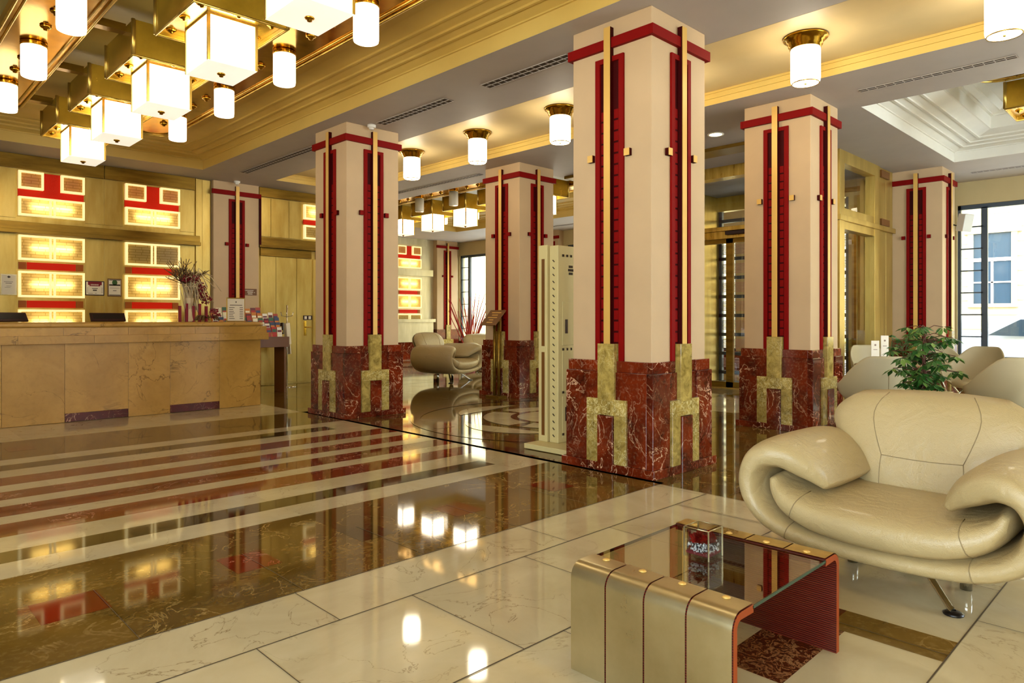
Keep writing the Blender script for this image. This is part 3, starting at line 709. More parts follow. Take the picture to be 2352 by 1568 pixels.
def chandelier(cx, y0, y1, boxes, cyls, zb, label, sp=1.467, off_side=None, k=1.):
    """long brass ceiling fixture: two side rails with cylinder lamps, box lamps hung on cross bars in the middle"""
    t = thing('chandelier', label, 'chandelier', (cx, 0, 0), 0, 'brass and milk glass ceiling chandeliers')
    zp = zb+.62; hw = .90*k
    for s in (-1, 1):
        x0, x1 = s*hw-.29*k, s*hw+.29*k
        q = B(); n = 14
        pts = [(x1, y0+.29*k)]
        ring = []
        for a in range(n+1): ring.append((s*hw+.29*k*math.cos(PI*a/n), y1-.29*k+.29*k*math.sin(PI*a/n)))
        for a in range(n+1): ring.append((s*hw-.29*k*math.cos(PI*a/n), y0+.29*k-.29*k*math.sin(PI*a/n)))
        q.prism(ring, zp, zp+.10)
        pl = q.build('side_plate', 'brassp', t, bevel=.004)
        ring3 = [(x, y, zp-.012) for x, y in ring]
        q = B(); q.tube(ring3, .014, 8, closed=True); q.build('rim', 'brassl', pl)
        r2 = [(s*hw+(x-s*hw)*.80, (y if abs(y-(y0+y1)/2) < (y1-y0)/2-.29*k else (y1-.29*k+(y-y1+.29*k)*.8 if y > (y0+y1)/2 else y0+.29*k+(y-y0-.29*k)*.8)), zp-.008) for x, y in ring]
        q = B(); q.tube(r2, .010, 8, closed=True); q.build('rim', 'brassl', pl)
        q = B()
        yy = y0+.4
        while yy < y1: q.cyl(s*hw, yy, zp+.1, zp+.30, .02, 10); yy += 1.4
        q.build('hanger', 'brassl', pl)
        q = B()
        q.lathe([(.045*k, 0), (.05*k, -.008), (.04*k, -.02), (.022*k, -.026), (.020*k, -.04), (.001, -.045)], 14)
        ro = q.build('rosette', 'brassp', pl)
        for n_, (c_, d_) in enumerate([(c_, d_) for c_ in cyls for d_ in (.36*sp, -.36*sp)]):
            o = ro if n_ == 0 else dup(ro, parent=pl); o.location = (s*hw, c_+d_, zp)
        for c_ in cyls:
            lit = not (off_side == s)
            q = B(); q.lathe([(.085*k, 0), (.101*k, -.035), (.106*k, -.045), (.106*k, -.30), (.102*k, -.325), (.094*k, -.33), (.001, -.318)], 28, s*hw, c_, zp)
            cl = q.build('cylinder_lamp', 'cyl' if lit else 'off', t)
            q = B(); q.lathe([(.108*k, 0), (.112*k, -.012), (.108*k, -.024), (.112*k, -.036), (.108*k, -.042), (.10*k, -.042)], 28, s*hw, c_, zp); q.build('collar', 'brassp', cl)
    for c_ in boxes:
        # housing: open brass tray with a polished plate inside
        a, d = .365*k, .425*k; zh = zb+.335
        q = B(); th = .012
        q.box(-a, a, c_-d, c_-d+th, zh, zp+.03); q.box(-a, a, c_+d-th, c_+d, zh, zp+.03); q.box(-a, -a+th, c_-d+th, c_+d-th, zh, zp+.03); q.box(a-th, a, c_-d+th, c_+d-th, zh, zp+.03)
        q.box(-a+th, a-th, c_-d+th, c_+d-th, zb+.372, zb+.39)
        hs = q.build('housing', 'brassh', t, bevel=.003)
        q = B()
        for (u, v) in ((-a, -d), (a, -d), (a, d), (-a, d)):
            q.tube([(u, c_+v, zh), (u, c_+v, zp+.03)], .018, 8)
        q.tube([(-a, c_-d, zh-.004), (a, c_-d, zh-.004), (a, c_+d, zh-.004), (-a, c_+d, zh-.004)], .010, 6, closed=True)
        q.build('edge_trim', 'brassl', hs)
        q = B()
        for (u, v) in ((-.75, -.78), (.75, -.78), (.75, .78), (-.75, .78), (-.78, 0), (.78, 0), (0, -.80), (0, .80)):
            q = B(); q.lathe([(.038*k, 0), (.042*k, -.006), (.030*k, -.016), (.016*k, -.02), (.014*k, -.03), (.001, -.034)], 12, u*a, c_+v*d, zb+.372)
            q.build('rosette', 'brassp', hs)
        g, e = .188*k, .232*k
        q = B(); q.box(-g, g, c_-e, c_+e, zb+.004, zb+.366); gb = q.build('box_lamp', 'box', t, bevel=.004)
        q = B()
        for (u, v) in ((-g, -e), (g, -e), (g, e), (-g, e)): q.box(u-.011, u+.011, c_+v-.011, c_+v+.011, zb, zb+.372)
        for zz in (zb+.362,): 
            q.box(-g-.008, g+.008, c_-e-.008, c_-e+.008, zz-.008, zz+.008); q.box(-g-.008, g+.008, c_+e-.008, c_+e+.008, zz-.008, zz+.008); q.box(-g-.008, -g+.008, c_-e, c_+e, zz-.008, zz+.008); q.box(g-.008, g+.008, c_-e, c_+e, zz-.008, zz+.008)
        q.build('corner_bars', 'brassl', gb)
        q = B(); q.box(-g-.006, g+.006, c_-e-.006, c_+e+.006, zb-.004, zb+.004); q.build('bottom_pane', 'boxb', gb)
        q = B(); q.lathe([(.030*k, -.004), (.034*k, -.010), (.026*k, -.018), (.016*k, -.020), (.016*k, -.032), (.001, -.036)], 16, 0, c_, zb); q.build('finial', 'brassp', gb)
        # cross bars to both plates
        for (a_, b_) in ((-hw+.28*k, -a), (a, hw-.28*k)):
            q = B(); q.box(a_, b_, c_-.21, c_-.11, zp-.02, zp+.05); q.build('cross_bar', 'brassd', hs)
    return t
chandelier(2.245, -.8, 10.62, [-.19, 1.28, 2.745, 4.21, 5.68, 7.13, 8.61, 10.08], [.54, 2.01, 3.48, 4.94, 6.40, 7.87, 9.36], 3.30, 'long brass chandelier of milk glass boxes and cylinders above the striped floor')
chandelier(9.97, 8.5, 14.9, [9.31, 10.48, 11.65, 12.82, 13.99], [9.9, 11.08, 12.25, 13.42], 3.35, 'far brass chandelier seen between the two middle pillars', 1.17, -1, .90)
chandelier(10.25, -3.0, 1.95, [-1.5, -.05, 1.35], [-.8, .65], 3.45, 'chandelier end at the upper right corner above the café', 1.4, None, .95)

# ================================================================ RECEPTION DESK
t = thing('reception_desk', 'long cream marble reception desk with a dark red inset base strip', 'reception desk', (0, 0, 0))
q = B(); xk = [-3.9, -1.25, .05, .85, 1.62, 2.35, 3.04, 3.62, 4.2, 4.56]
xk = [-3.0, -2.1, -1.2, -.3, .6, 1.40, 2.04, 2.76, 3.28, 3.95, 4.56]
for i in range(len(xk)-1):
    z0 = .10 if i in (1, 3, 5+1, 8) else .003
    if i in (6, 8): z0 = .11
    q.box(xk[i]+.001, xk[i+1]-.001, 10.05, 10.10, z0, .985)
q.box(-3, 4.56, 10.10, 10.78, .003, .985)
for i in range(8): q.box(4.54, 4.59, 10.06+i*.09, 10.15+i*.09, .003, .985) if i in () else None
q.build('front_slabs', 'counter', t, bevel=.003)
q = B()
q.bm.free()
for i in (6, 8): q = B(); q.box(xk[i]+.002, xk[i+1]-.002, 10.052, 10.10, .006, .109); q.build('inset_strip', 'redi', t)
q = B(); xs_ = [-3, -1.5, -.2, .9, 1.55, 2.35, 2.98, 3.4, 3.92, 4.66]
for i in range(len(xs_)-1):
    q.box(xs_[i]+.0008, xs_[i+1]-.0008, 9.99, 10.8, .985, 1.085)
xs2 = [-3, -1.1, .1, 1.38, 2.02, 2.75, 3.27, 3.6, 3.94, 4.64]
for i in range(len(xs2)-1): q.box(xs2[i]+.0008, xs2[i+1]-.0008, 10.02, 10.8, 1.085, 1.185)
q.build('upper_band', 'counter', t, bevel=.003)
q = B()
prof = [(-.0, 1.185), (-.03, 1.19), (-.045, 1.21), (-.04, 1.235), (-.015, 1.247), (.0, 1.25)]
rows = []
for (dx, z) in [(.0, 1.185), (.02, 1.187), (.035, 1.20), (.035, 1.222), (.02, 1.24), (0, 1.248), (-.05, 1.25)]:
    row = []
    base = [(-3, 10.04), (4.45, 10.04)] + [(4.45+.17*math.sin(a*PI/16), 10.21-.17*math.cos(a*PI/16)) for a in range(1, 9)] + [(4.62, 10.75)]
    nrm = [(0, -1), (0, -1)] + [(math.sin(a*PI/16), -math.cos(a*PI/16)) for a in range(1, 9)] + [(1, 0)]
    rows.append([(b_[0]+n_[0]*dx, b_[1]+n_[1]*dx, z) for b_, n_ in zip(base, nrm)])
q.grid(rows); q.box(-3, 4.57, 10.10, 10.75, 1.19, 1.249)
q.build('top_slab', 'counter', t)

def laptop(x, y, label, rz):
    t = thing('monitor', label, 'monitor', (x, y, 1.262), rz, 'dark screens on the reception desk')
    q = B(); Rm = Matrix.Rotation(math.radians(-38), 4, 'X')
    q.box(-.21, .21, -.012, .012, 0, .135); q.bm.transform(Rm); q.build('screen', 'maroon', t, bevel=.004)
    q = B(); q.box(-.18, .18, -.0135, -.012, .03, .11); q.bm.transform(Rm); q.build('screen_back', 'black', t)
    q = B(); q.box(-.14, .14, .0, .2, 0, .012); q.build('stand', 'black', t)
laptop(1.53, 10.42, 'tilted dark monitor back at the left end of the reception desk', .25)
laptop(2.62, 10.42, 'dark monitor back in the middle of the reception desk', 0)
# price board
t = thing('price_board', 'framed white price list standing on the desk end', 'sign', (4.32, 10.38, 1.25), .0); t.scale = (1.1, 1.1, 1.1)
q = B(); q.box(-.125, .125, -.01, .01, 0, .33); q.build('frame', 'brassl', t, bevel=.003)
q = B(); q.box(-.115, .115, -.013, -.01, .012, .315); q.build('sheet', 'paper', t)
q = B(); q.box(-.006, .006, -.015, -.013, .26, .28)
q.box(-.085, .085, -.015, -.013, .222, .230)
for k in range(7): q.box(-.095, -.02-.01*(k % 3), -.015, -.013, .04+k*.025, .047+k*.025); q.box(.05, .095, -.015, -.013, .04+k*.025, .047+k*.025)
q.build('printed_lines', 'ink', t)
# flower arrangement
t = thing('flower_arrangement', 'tall dried flower arrangement with crimson petals on the reception desk', 'flower arrangement', (3.66, 10.42, 1.25)); t.scale = (1.15, 1.15, 1.15)
q = B(); q.lathe([(.05, 0), (.06, .02), (.05, .12), (.045, .22), (.06, .30)], 16); q.build('vase', 'straw', t)
q = B()
for k in range(5): q.box(-.14+k*.08, -.11+k*.08, -.05, -.02, 0, .20+.03*(k % 2))
q.build('bark_slats', 'crimson', t)
q = B()
for k in range(46):
    a = random.uniform(-1.1, 1.1); x0 = random.uniform(-.06, .10); L_ = random.uniform(.22, .42)
    p0 = Vector((x0, random.uniform(-.06, .06), .12+random.random()*.1)); p1 = p0+Vector((math.sin(a*.4)*.18-.02, random.uniform(-.06, .06), .30+random.random()*.22))
    p2 = p1+Vector((.06+random.random()*.22, random.uniform(-.05, .05), -random.random()*.30))
    q.tube([p0, (p0+p1)/2+Vector((0, 0, .02)), p1, (p1+p2)/2+Vector((.02, 0, .03)), p2], .005, 5)
q.build('straw_stems', 'straw', t)
q = B()
for k in range(44):
    a = random.uniform(-1.2, 1.1); L_ = random.uniform(.15, .34)
    p = Vector((-.06+random.uniform(-.03, .03), random.uniform(-.05, .05), .48)); pts = [p.copy()]
    for s in range(4): p = p+Vector((math.sin(a)*L_/4+random.uniform(-.015, .015), random.uniform(-.02, .02), math.cos(a)*L_/4)); pts.append(p.copy())
    q.tube(pts, .0042, 4)
    q.tube([pts[2], pts[2]+Vector((random.uniform(-.06, .06), 0, .05))], .0034, 4); q.tube([pts[3], pts[3]+Vector((random.uniform(-.06, .06), 0, .04))], .0034, 4)
q.build('twigs', 'twig', t)
def petals(q, c, rad, n, sx=1., sz=1.):
    for k in range(n):
        d = Vector((random.gauss(0, 1)*sx, random.gauss(0, 1), random.gauss(0, 1)*sz)).normalized()*rad*random.random()**.4
        p = Vector(c)+Vector((d.x*sx, d.y, d.z*sz)); u = Vector((random.gauss(0, 1), random.gauss(0, 1), random.gauss(0, 1))).normalized(); v = u.orthogonal().normalized()
        s = random.uniform(.012, .028); q.face([p-u*s, p-v*s*.6, p+u*s, p+v*s*.6])
for a_ in (((-.0, -.02, .54), .09, 190, 1.4, .8), ((.13, -.02, .40), .09, 150, .8, 1.2), ((.20, -.02, .28), .06, 80), ((.30, -.05, .10), .07, 70)):
    q = B(); petals(q, *a_); q.build('petals', 'crimson', t, recalc=False)
q = B()
for k in range(30):
    a = random.random()*2*PI; p = Vector((.20, -.05, .05)); q.tube([p, p+Vector((math.cos(a)*.12, math.sin(a)*.05, .03)), p+Vector((math.cos(a)*.16, math.sin(a)*.06, -.03))], .006, 5)
q.build('loose_grass', 'twig', t)

# framed certificates on the brass wall
def certificate(x0, x1, z0, z1, label, kind):
    t = thing('certificate', label, 'certificate', ((x0+x1)/2, 13.036, z0), 0, 'framed certificates on the brass wall'); w = (x1-x0)/2; h = z1-z0
    fr = {'a': 'steel', 'b': 'maroon', 'c': 'wood'}[kind]
    q = B(); q.box(-w, w, -.015, 0, 0, h); q.build('frame', fr, t, bevel=.002)
    q = B(); q.box(-w+.015, w-.015, -.018, -.015, .015, h-.015); q.build('sheet', 'paper', t)
    q = B(); y0, y1 = -.020, -.018
    if kind == 'a':
        q.face([(0, y0, h*.80), (.025, y0, h*.86), (0, y0, h*.92), (-.025, y0, h*.86)])
        q.box(-w*.6, w*.5, y0, y1, h*.62, h*.635); q.box(-w*.4, w*.35, y0, y1, h*.55, h*.57); q.box(-w*.3, w*.3, y0, y1, h*.42, h*.43); q.box(-w*.5, w*.2, y0, y1, h*.36, h*.37)
        q.build('printed_lines', 'ink', t)
    elif kind == 'b':
        q.box(-w*.72, w*.72, y0, y1, h*.72, h*.95); q.box(-w*.55, w*.55, y0, y1, h*.64, h*.72); q.build('red_banner', 'crimson', t)
        q = B()
        for k in range(7): q.box(-w*.42+k*w*.12, -w*.42+k*w*.12+w*.07, y0-.001, y0, h*.70, h*.78)
        q.build('lettering', 'paper', t)
        q = B(); q.box(-w*.3, w*.3, y0, y1, h*.46, h*.50); q.box(-w*.2, w*.2, y0, y1, h*.32, h*.40); q.box(-w*.7, -w*.2, y0, y1, h*.13, h*.15); q.box(0, w*.2, y0, y1, h*.13, h*.15)
        for k in range(4): q.box(-w*.8, -w*.72, y0, y1, h*(.2+.1*k), h*(.23+.1*k)); q.box(w*.7, w*.8, y0, y1, h*(.2+.1*k), h*(.23+.1*k))
        q.build('printed_lines', 'ink', t)
    else:
        q.box(-w+.02, w-.02, y0, y1, h*.60, h*.68); q.box(-w+.02, w-.02, y0, y1, h*.06, h*.10); q.box(-w+.02, w-.02, y0, y1, h*.90, h*.94)
        q.box(-w*.7, w*.7, y0, y1, h*.46, h*.475); q.box(-w*.25, w*.25, y0, y1, h*.31, h*.34); q.build('printed_lines', 'ink', t)
        q = B(); q.prism([(w*.38*math.cos(2*PI*k/20), h*.15*math.sin(2*PI*k/20)) for k in range(20)], 0, .002); q.bm.transform(Matrix.Translation((0, y1, h*.78)) @ Matrix.Rotation(PI/2, 4, 'X')); q.build('seal', 'leaf', t)
certificate(1.80, 2.01, 1.66, 1.985, 'plain grey certificate at the left edge of the brass wall', 'a')
certificate(2.93, 3.21, 1.68, 1.92, 'landscape certificate with a red banner between the glass panels', 'b')
certificate(3.26, 3.47, 1.67, 1.97, 'upright certificate with dark bars and an oval seal', 'c')
# plate sign on the reception pillar
t = thing('sign', 'small dark brass plate with three lines of lettering on the white wall pillar', 'sign', (5.66, 12.925, 1.74))
q = B(); q.box(-.125, .125, -.006, .0, 0, .125); q.build('plate', 'wood', t)
q = B(); q.box(-.09, .06, -.008, -.006, .09, .10); q.box(-.06, .05, -.008, -.006, .055, .07); q.box(-.05, .04, -.008, -.006, .02, .035); q.box(.07, .09, -.008, -.006, .05, .06); q.box(-.115, -.10, -.008, -.006, .09, .10); q.build('lettering', 'paper', t)

# brochure rack behind the desk end
t = thing('brochure_rack', 'stepped wooden brochure rack full of colourful leaflets behind the desk end', 'rack', (5.08, 11.55, 0))
q = B(); q.box(-.62, .62, -.14, .30, .80, .98)
for (a) in (-.58, .54): q.box(a, a+.04, -.1, .28, 0, .80)
q.build('tray', 'wood', t, bevel=.004)
q = B()
for k in range(5): q.box(-.60, .60, .02+k*.05, .035+k*.05, .98+k*.07, 1.02+k*.07)
q.build('shelf_rails', 'brassl', t)
cols = ['bro_%d' % i for i in range(8)]
for i, c_ in enumerate(('b02020', '304060', 'e8e0d0', '2c5c40', 'c87828', '601020', 'a03828', 'f0e8c8')): M['bro_%d' % i] = plain('leaflet_%d' % i, c_, .4)
n = 0
for k in range(5):
    for j in range(12):
        if k == 4 and j > 8: continue
        x = 5.08-.56+j*.098+random.uniform(-.006, .006); z = .975+k*.085
        q = B(); q.box(-.043, .043, -.003, .003, 0, .15+random.random()*.03)
        c_ = random.randrange(8); q.mat(1); q.box(-.036, .036, -.004, -.003, .085, .11+random.random()*.03)
        o = q.build('leaflet', [cols[c_], cols[(c_+3) % 8]]); o.location = (x, 11.565+k*.05, z); o.rotation_euler = (-.18, 0, 0)
        tag(o, 'folded leaflet on tier %s of the brochure rack, place %s from the left' % (('one', 'two', 'three', 'four', 'five')[k], ('one', 'two', 'three', 'four', 'five', 'six', 'seven', 'eight', 'nine', 'ten', 'eleven', 'twelve')[j]), 'leaflet', 'leaflets in the brochure rack')
# newspaper stand
t = thing('newspaper_stand', 'thin chrome newspaper stand with hanging papers before the brass doors', 'newspaper stand', (6.12, 12.35, 0))
q = B(); q.lathe([(.17, 0), (.17, .012), (.02, .02)], 28); q.build('base', 'chrome', t)
q = B(); q.tube([(0, 0, .02), (0, 0, 1.55)], .013, 8); q.build('pole', 'chrome', t)
q = B()
for k in range(6):
    a = k*PI/3; q.tube([(0, 0, 1.33), (.11*math.cos(a), .11*math.sin(a), 1.35), (.13*math.cos(a), .13*math.sin(a), 1.42)], .006, 6)
q.build('hooks', 'chrome', t)
for k, (a, col) in enumerate(((0.3, 'paper'), (1.5, 'black'), (2.6, 'paper'), (3.8, 'maroon'), (5.2, 'paper'))):
    q = B(); q.box(-.010, .010, -.055, .055, .62+.05*k, 1.22); q.bm.transform(Matrix.Translation((.12*math.cos(a), .12*math.sin(a), 0)) @ Matrix.Rotation(a, 4, 'Z') @ Matrix.Rotation(.06*(k-2), 4, 'X'))
    o = tag(q.build('newspaper', col), '%s folded newspaper hanging on the chrome stand' % ('white', 'dark blue-black', 'second white', 'maroon', 'third white')[k], 'newspaper', 'newspapers on the stand'); o.location = (6.12, 12.35, 0)

# ================================================================ METAL CABINET
t = thing('metal_cabinet', 'tall cream metal cabinet with slotted side on a low base behind the largest pillar', 'cabinet', (5.135, 4.584, 0))
q = B(); q.box(-.22, .60, -.40, .26, .006, .055); q.box(-.20, .55, -.28, -.25, .025, .06) if False else None; q.build('base_plate', 'steelbox', t, bevel=.004)
q = B(); q.box(0, .55, 0, .115, .055, 2.03); q.build('body', 'steelbox', t, bevel=.008)
q = B()
for k in range(26): q.box(-.004, .001, .045, .075, .12+k*.07, .13+k*.07, rot=Matrix.Rotation(.7, 3, 'X'))
q.build('vent_slots', 'slot', t)
q = B(); q.box(-.02, .04, .13, .25, .055, 2.04); q.build('side_post', 'steelbox', t, bevel=.006)
q = B(); q.box(-.023, -.019, .165, .205, 1.02, 1.90); q.box(-.023, -.019, .165, .205, .12, .96); q.build('post_slot', 'wood', t)
q = B()
for (a, b_) in ((1.03, 1.47), (.56, 1.0), (.1, .52)): q.box(.06, .50, -.006, 0, a, b_)
dr = q.build('door', 'steelbox', t, bevel=.003)
q = B()
for z in (1.22, .34): q.box(.10, .13, -.014, -.006, z-.07, z+.07)
q.build('handle', 'maroon', dr)
for z in (1.93, .99, .56, .14):
    for k in range(3): q = B(); q.box(.06+k*.06, .085+k*.06, -.008, 0, z-.012, z+.012); q.build('vent_hole', 'slot', t)
for k in range(3): e_ = .01 if k == 1 else 0; q = B(); q.box(.16-e_, .22+e_, -.003, 0, 1.74+k*.035, 1.765+k*.035); q.build('vent_hole', 'slot', t)

# sign stand
t = thing('sign_stand', 'brass lectern sign on a twin pole in front of a pillar', 'sign stand', (7.72, 8.30, 0))
q = B(); q.box(-.02, .24, -.13, .18, 0, .03); q.build('base', 'brassd', t, bevel=.004)
for s in (-.05, .05):
    q = B(); q.tube([(.06, s, .03), (.06, s, 1.25)], .026, 12); q.build('pole', 'brassd', t)
q = B(); q.box(-.18, .18, -.17, .17, -.008, .008)
Rm = Matrix.Translation((0, .02, 1.31)) @ Matrix.Rotation(-1.57, 4, 'Z') @ Matrix.Rotation(.80, 4, 'X')
q.bm.transform(Rm); pl = q.build('sign_plate', 'wood', t)
q = B()
for k, (a, b_) in enumerate(((-.10, .12), (-.06, .08), (-.12, .10), (-.05, .05), (-.07, .07))): q.box(a, b_, .10-k*.055, .118-k*.055, .008, .010)
q.bm.transform(Rm); q.build('lettering', 'gold', pl)

# ================================================================ ARMCHAIRS
def superell(a, b_, n, N_=20):
    out = []
    for k in range(N_):
        t = 2*PI*k/N_; c, s = math.cos(t), math.sin(t)
        out.append((a*math.copysign(abs(c)**(2/n), c), b_*math.copysign(abs(s)**(2/n), s)))
    return out
def catmull(P, m=6):
    out = []; n = len(P)
    for i in range(n-1):
        p0, p1, p2, p3 = P[max(i-1, 0)], P[i], P[i+1], P[min(i+2, n-1)]
        for k in range(m):
            t = k/m; out.append(tuple(.5*((2*b)+(-a+c)*t+(2*a-5*b+4*c-d)*t*t+(-a+3*b-3*c+d)*t**3) for a, b, c, d in zip(p0, p1, p2, p3)))
    out.append(tuple(P[-1])); return out
def band(path, N_=28, m=6, ex=3.2):
    """closed rounded band: path of (x, z, half thickness, y centre, half depth)"""
    P = catmull(path, m); rows = []
    for i, p in enumerate(P):
        a = P[max(i-1, 0)]; c = P[min(i+1, len(P)-1)]
        t = Vector((c[0]-a[0], 0, c[1]-a[1])).normalized(); nrm = Vector((-t.z, 0, t.x))
        sec = superell(p[2], p[4], ex, N_)
        rows.append([Vector((p[0], p[3]+v, p[1]))+nrm*u for u, v in sec])
    return rows
def capped(q, rows, dome=.5):
    # rounded ends
    def end(r0, r1):
        c = sum((Vector(v) for v in r0), Vector())/len(r0); d = (c-sum((Vector(v) for v in r1), Vector())/len(r1)).normalized()
        th = dome; outr = []
        for f, e in ((.93, .35), (.75, .7), (.45, .92), (.12, 1.0)): outr.append([c+(Vector(v)-c)*f+d*th*e for v in r0])
        return outr
    A = end(rows[0], rows[1]); D = end(rows[-1], rows[-2])
    allr = list(reversed(A))+rows+D
    V = q.grid(allr, True, True)
    for ring in (V[0], V[-1]):
        f = q.bm.faces.new(ring); f.smooth = True; f.material_index = q.mi
def armchair(label, loc, rz, detail=True):
    t = thing('armchair', label, 'armchair', loc, rz, 'cream leather armchairs')
    half = [(-.265, .455, .035, -.03, .30), (-.345, .535, .072, -.05, .36), (-.46, .598, .085, -.05, .42), (-.565, .575, .080, -.06, .43), (-.615, .485, .070, -.06, .43),
            (-.605, .385, .065, -.06, .43), (-.54, .295, .062, -.06, .43), (-.42, .235, .060, -.06, .43), (-.25, .205, .058, -.05, .43), (0, .195, .056, -.05, .43)]
    path = half+[(-a, z, h, y, d) for a, z, h, y, d in reversed(half[:-1])]
    shell_rows = band(path, 32); q = B(); capped(q, shell_rows, .02); sh = q.build('shell', 'leather', t)
    sp = [(-.50, .475, .030, -.06, .36), (-.47, .42, .055, -.07, .38), (-.40, .365, .078, -.08, .40), (-.28, .325, .090, -.09, .41), (-.12, .312, .098, -.09, .42), (0, .310, .10, -.09, .42)]
    sp = sp+[(-a, z, h, y, d) for a, z, h, y, d in reversed(sp[:-1])]
    seat_rows = band(sp, 28); q = B(); capped(q, seat_rows, .02); q.build('seat', 'leather', t)
    # backrest: pillow with a wide rounded top
    q = B(); rows = []
    nz, nx = 18, 28
    lean = .30
    def bw(v):   # half width against height 0..1
        return .30+.20*math.sin(min(1, v*1.25)*PI/2)**1.6
    def pt(u, v, side):
        # u -1..1, v 0..1
        e = (1-abs(u)**3.2)**.5*(1-abs(2*v-1)**4.5)**.5
        w_ = bw(v)*(1-.30*max(0, (v-.72)/.28)**2.2)
        z = .30+.60*v-.035*max(0, v-.5)*abs(u)**2
        y = .30+lean*.55*v+.03*abs(u)**2*-1
        th = .105*e
        return Vector((u*w_, y+side*th-(.02*math.sin(PI*v) if side < 0 else 0), z))
    V = []
    for side in (-1, 1):
        g = [[q.bm.verts.new(pt(-1+2*i/nx, j/nz, side)) for i in range(nx+1)] for j in range(nz+1)]
        V.append(g)
        for j in range(nz):
            for i in range(nx):
                f = q.bm.faces.new((g[j][i], g[j][i+1], g[j+1][i+1], g[j+1][i])); f.smooth = True
    bmesh.ops.remove_doubles(q.bm, verts=q.bm.verts, dist=.0006)
    bk = q.build('backrest', 'leather', t)
    if detail:
        q = B()
        def seamline(pts): q.tube([pt(u, v, -1)+Vector((0, -.0015, 0)) for u, v in pts], .0022, 5)
        for s in (-1, 1):
            seamline([(s*.55, .98-.0*k) if k == 0 else (s*(.55-.010*k), .98-.062*k) for k in range(10)])
            seamline([(s*(.46+.022*k), .42-.04*k) for k in range(10)])
        seamline([(-.46+.092*k, .42-.012*math.sin(PI*k/10)) for k in range(11)])
        q.build('seam', 'seam', bk)
        for rows_, xs_m in ((seat_rows, (-.36, .36)), (shell_rows, (-.40, .40))):
            for x in xs_m:
                cand = [r_ for r_ in rows_ if sum(v.z for v in r_)/len(r_) < .45]
                r_ = min(cand, key=lambda R: abs(sum(v.x for v in R)/len(R)-x)); c_ = sum(r_, Vector())/len(r_)
                front = [v for v in r_ if v.y < c_.y-.20]
                front.sort(key=lambda v: math.atan2(v.z-c_.z, -(v.y-(c_.y-.30))))
                q = B(); q.tube([c_+(v-c_)*1.004+Vector((0, -.001, 0)) for v in front], .0022, 5); q.build('seam', 'seam', t)
    # legs: chrome tube under the front, two straight rear legs
    q = B(); o_ = -.06
    q.tube(catmull([(o_-.36, -.35, .012), (o_-.34, -.335, .025), (o_-.21, -.23, .135), (o_-.17, -.215, .150), (o_-.10, -.21, .152), (o_+.10, -.21, .152), (o_+.17, -.215, .150), (o_+.21, -.23, .135), (o_+.34, -.335, .025), (o_+.36, -.35, .012)], 3), .015, 12); q.build('front_leg', 'chrome', t)
    for s in (-1, 1):
        q = B(); q.lathe([(.040, 0), (.042, .008), (.03, .014), (.001, .016)], 20, o_+s*.36, -.35); q.build('foot', 'black', t)
        q = B(); q.cyl(s*.26, .02, .0, .20, .026, 16); q.build('rear_leg', 'chrome', t)
    return t
AX, AY = 3.86, 1.10
armchair('large cream leather armchair in the foreground beside the coffee table', (AX, AY, 0), -PI/2-.02)
armchair('cream leather armchair standing between the two middle pillars', (9.10, 11.25, 0), .35).scale = (1.12, 1.12, 1.12)
armchair('cream leather armchair half hidden behind the sign-stand pillar', (12.1, 13.3, 0), -.3)

# ================================================================ COFFEE TABLE
t = thing('coffee_table', 'low coffee table with brass waterfall ends, glass top and ribbed red wood inside', 'coffee table', (2.375, 1.355, 0))
TW, TL, TH = .425, .325, .395
def waterfall(s):
    # profile in x-z : outer skin from floor up and over
    R_ = .055; x = TW
    prof = [(x, 0)] + [(x-R_+R_*math.cos(a), TH-R_+R_*math.sin(a)) for a in [PI/2*k/8 for k in range(9)]] + [(x-.135, TH)]
    return [(s*a, b_) for a, b_ in prof]
for s in (-1, 1):
    pr_ = waterfall(s); th = .012
    seg = [(-TL, -TL*.5), (-TL*.5, 0), (0, TL*.5), (TL*.5, TL)]
    q = B()
    for (a, b_) in seg:
        rows = [[(x, y, z) for x, z in pr_] for y in (a+.003, b_-.003)]
        q.grid(rows)
    e = q.build('brass_end', 'steel' if s < 0 else 'brassl', t)
    q = B()
    inn = [(s*(TW-.004), 0)]+[(s*(TW-.055+.051*math.cos(a)), TH-.055+.051*math.sin(a)) for a in [PI/2*k/8 for k in range(9)]]+[(s*(TW-.135), TH-.004)]
    inn2 = [(s*(TW-.030), 0)]+[(s*(TW-.055+.027*math.cos(a)), TH-.055+.027*math.sin(a)) for a in [PI/2*k/8 for k in range(9)]]+[(s*(TW-.135), TH-.030)]
    for yy in (-TL, TL):
        for k in range(len(inn)-1): q.face([(inn[k][0], yy, inn[k][1]), (inn[k+1][0], yy, inn[k+1][1]), (inn2[k+1][0], yy, inn2[k+1][1]), (inn2[k][0], yy, inn2[k][1])])
    q.build('wood_edge', 'orange', t)
    q = B(); q.grid([[(x, y, z) for x, z in inn2] for y in (-TL, TL)]); q.face([(s*(TW-.135), -TL, TH-.004), (s*(TW-.135), TL, TH-.004), (s*(TW-.135), TL, TH-.03), (s*(TW-.135), -TL, TH-.03)])
    q.grid([[(x, y, z) for x, z in inn] for y in (-TL, TL)]); q.build('ribbed_lining', 'ribwood', t)
    q = B()
    for k in range(4): q = B(); q.lathe([(.012, 0), (.015, .002), (.009, .006), (.001, .007)], 12, s*(TW-.112), -TL+TL*.25+k*TL*.5, TH); q.build('screw', 'gold', e)
q = B(); q.box(-TW+.13, TW-.13, -TL+.004, TL-.004, TH-.018, TH-.008); gl = q.build('glass_top', 'tglass', t)
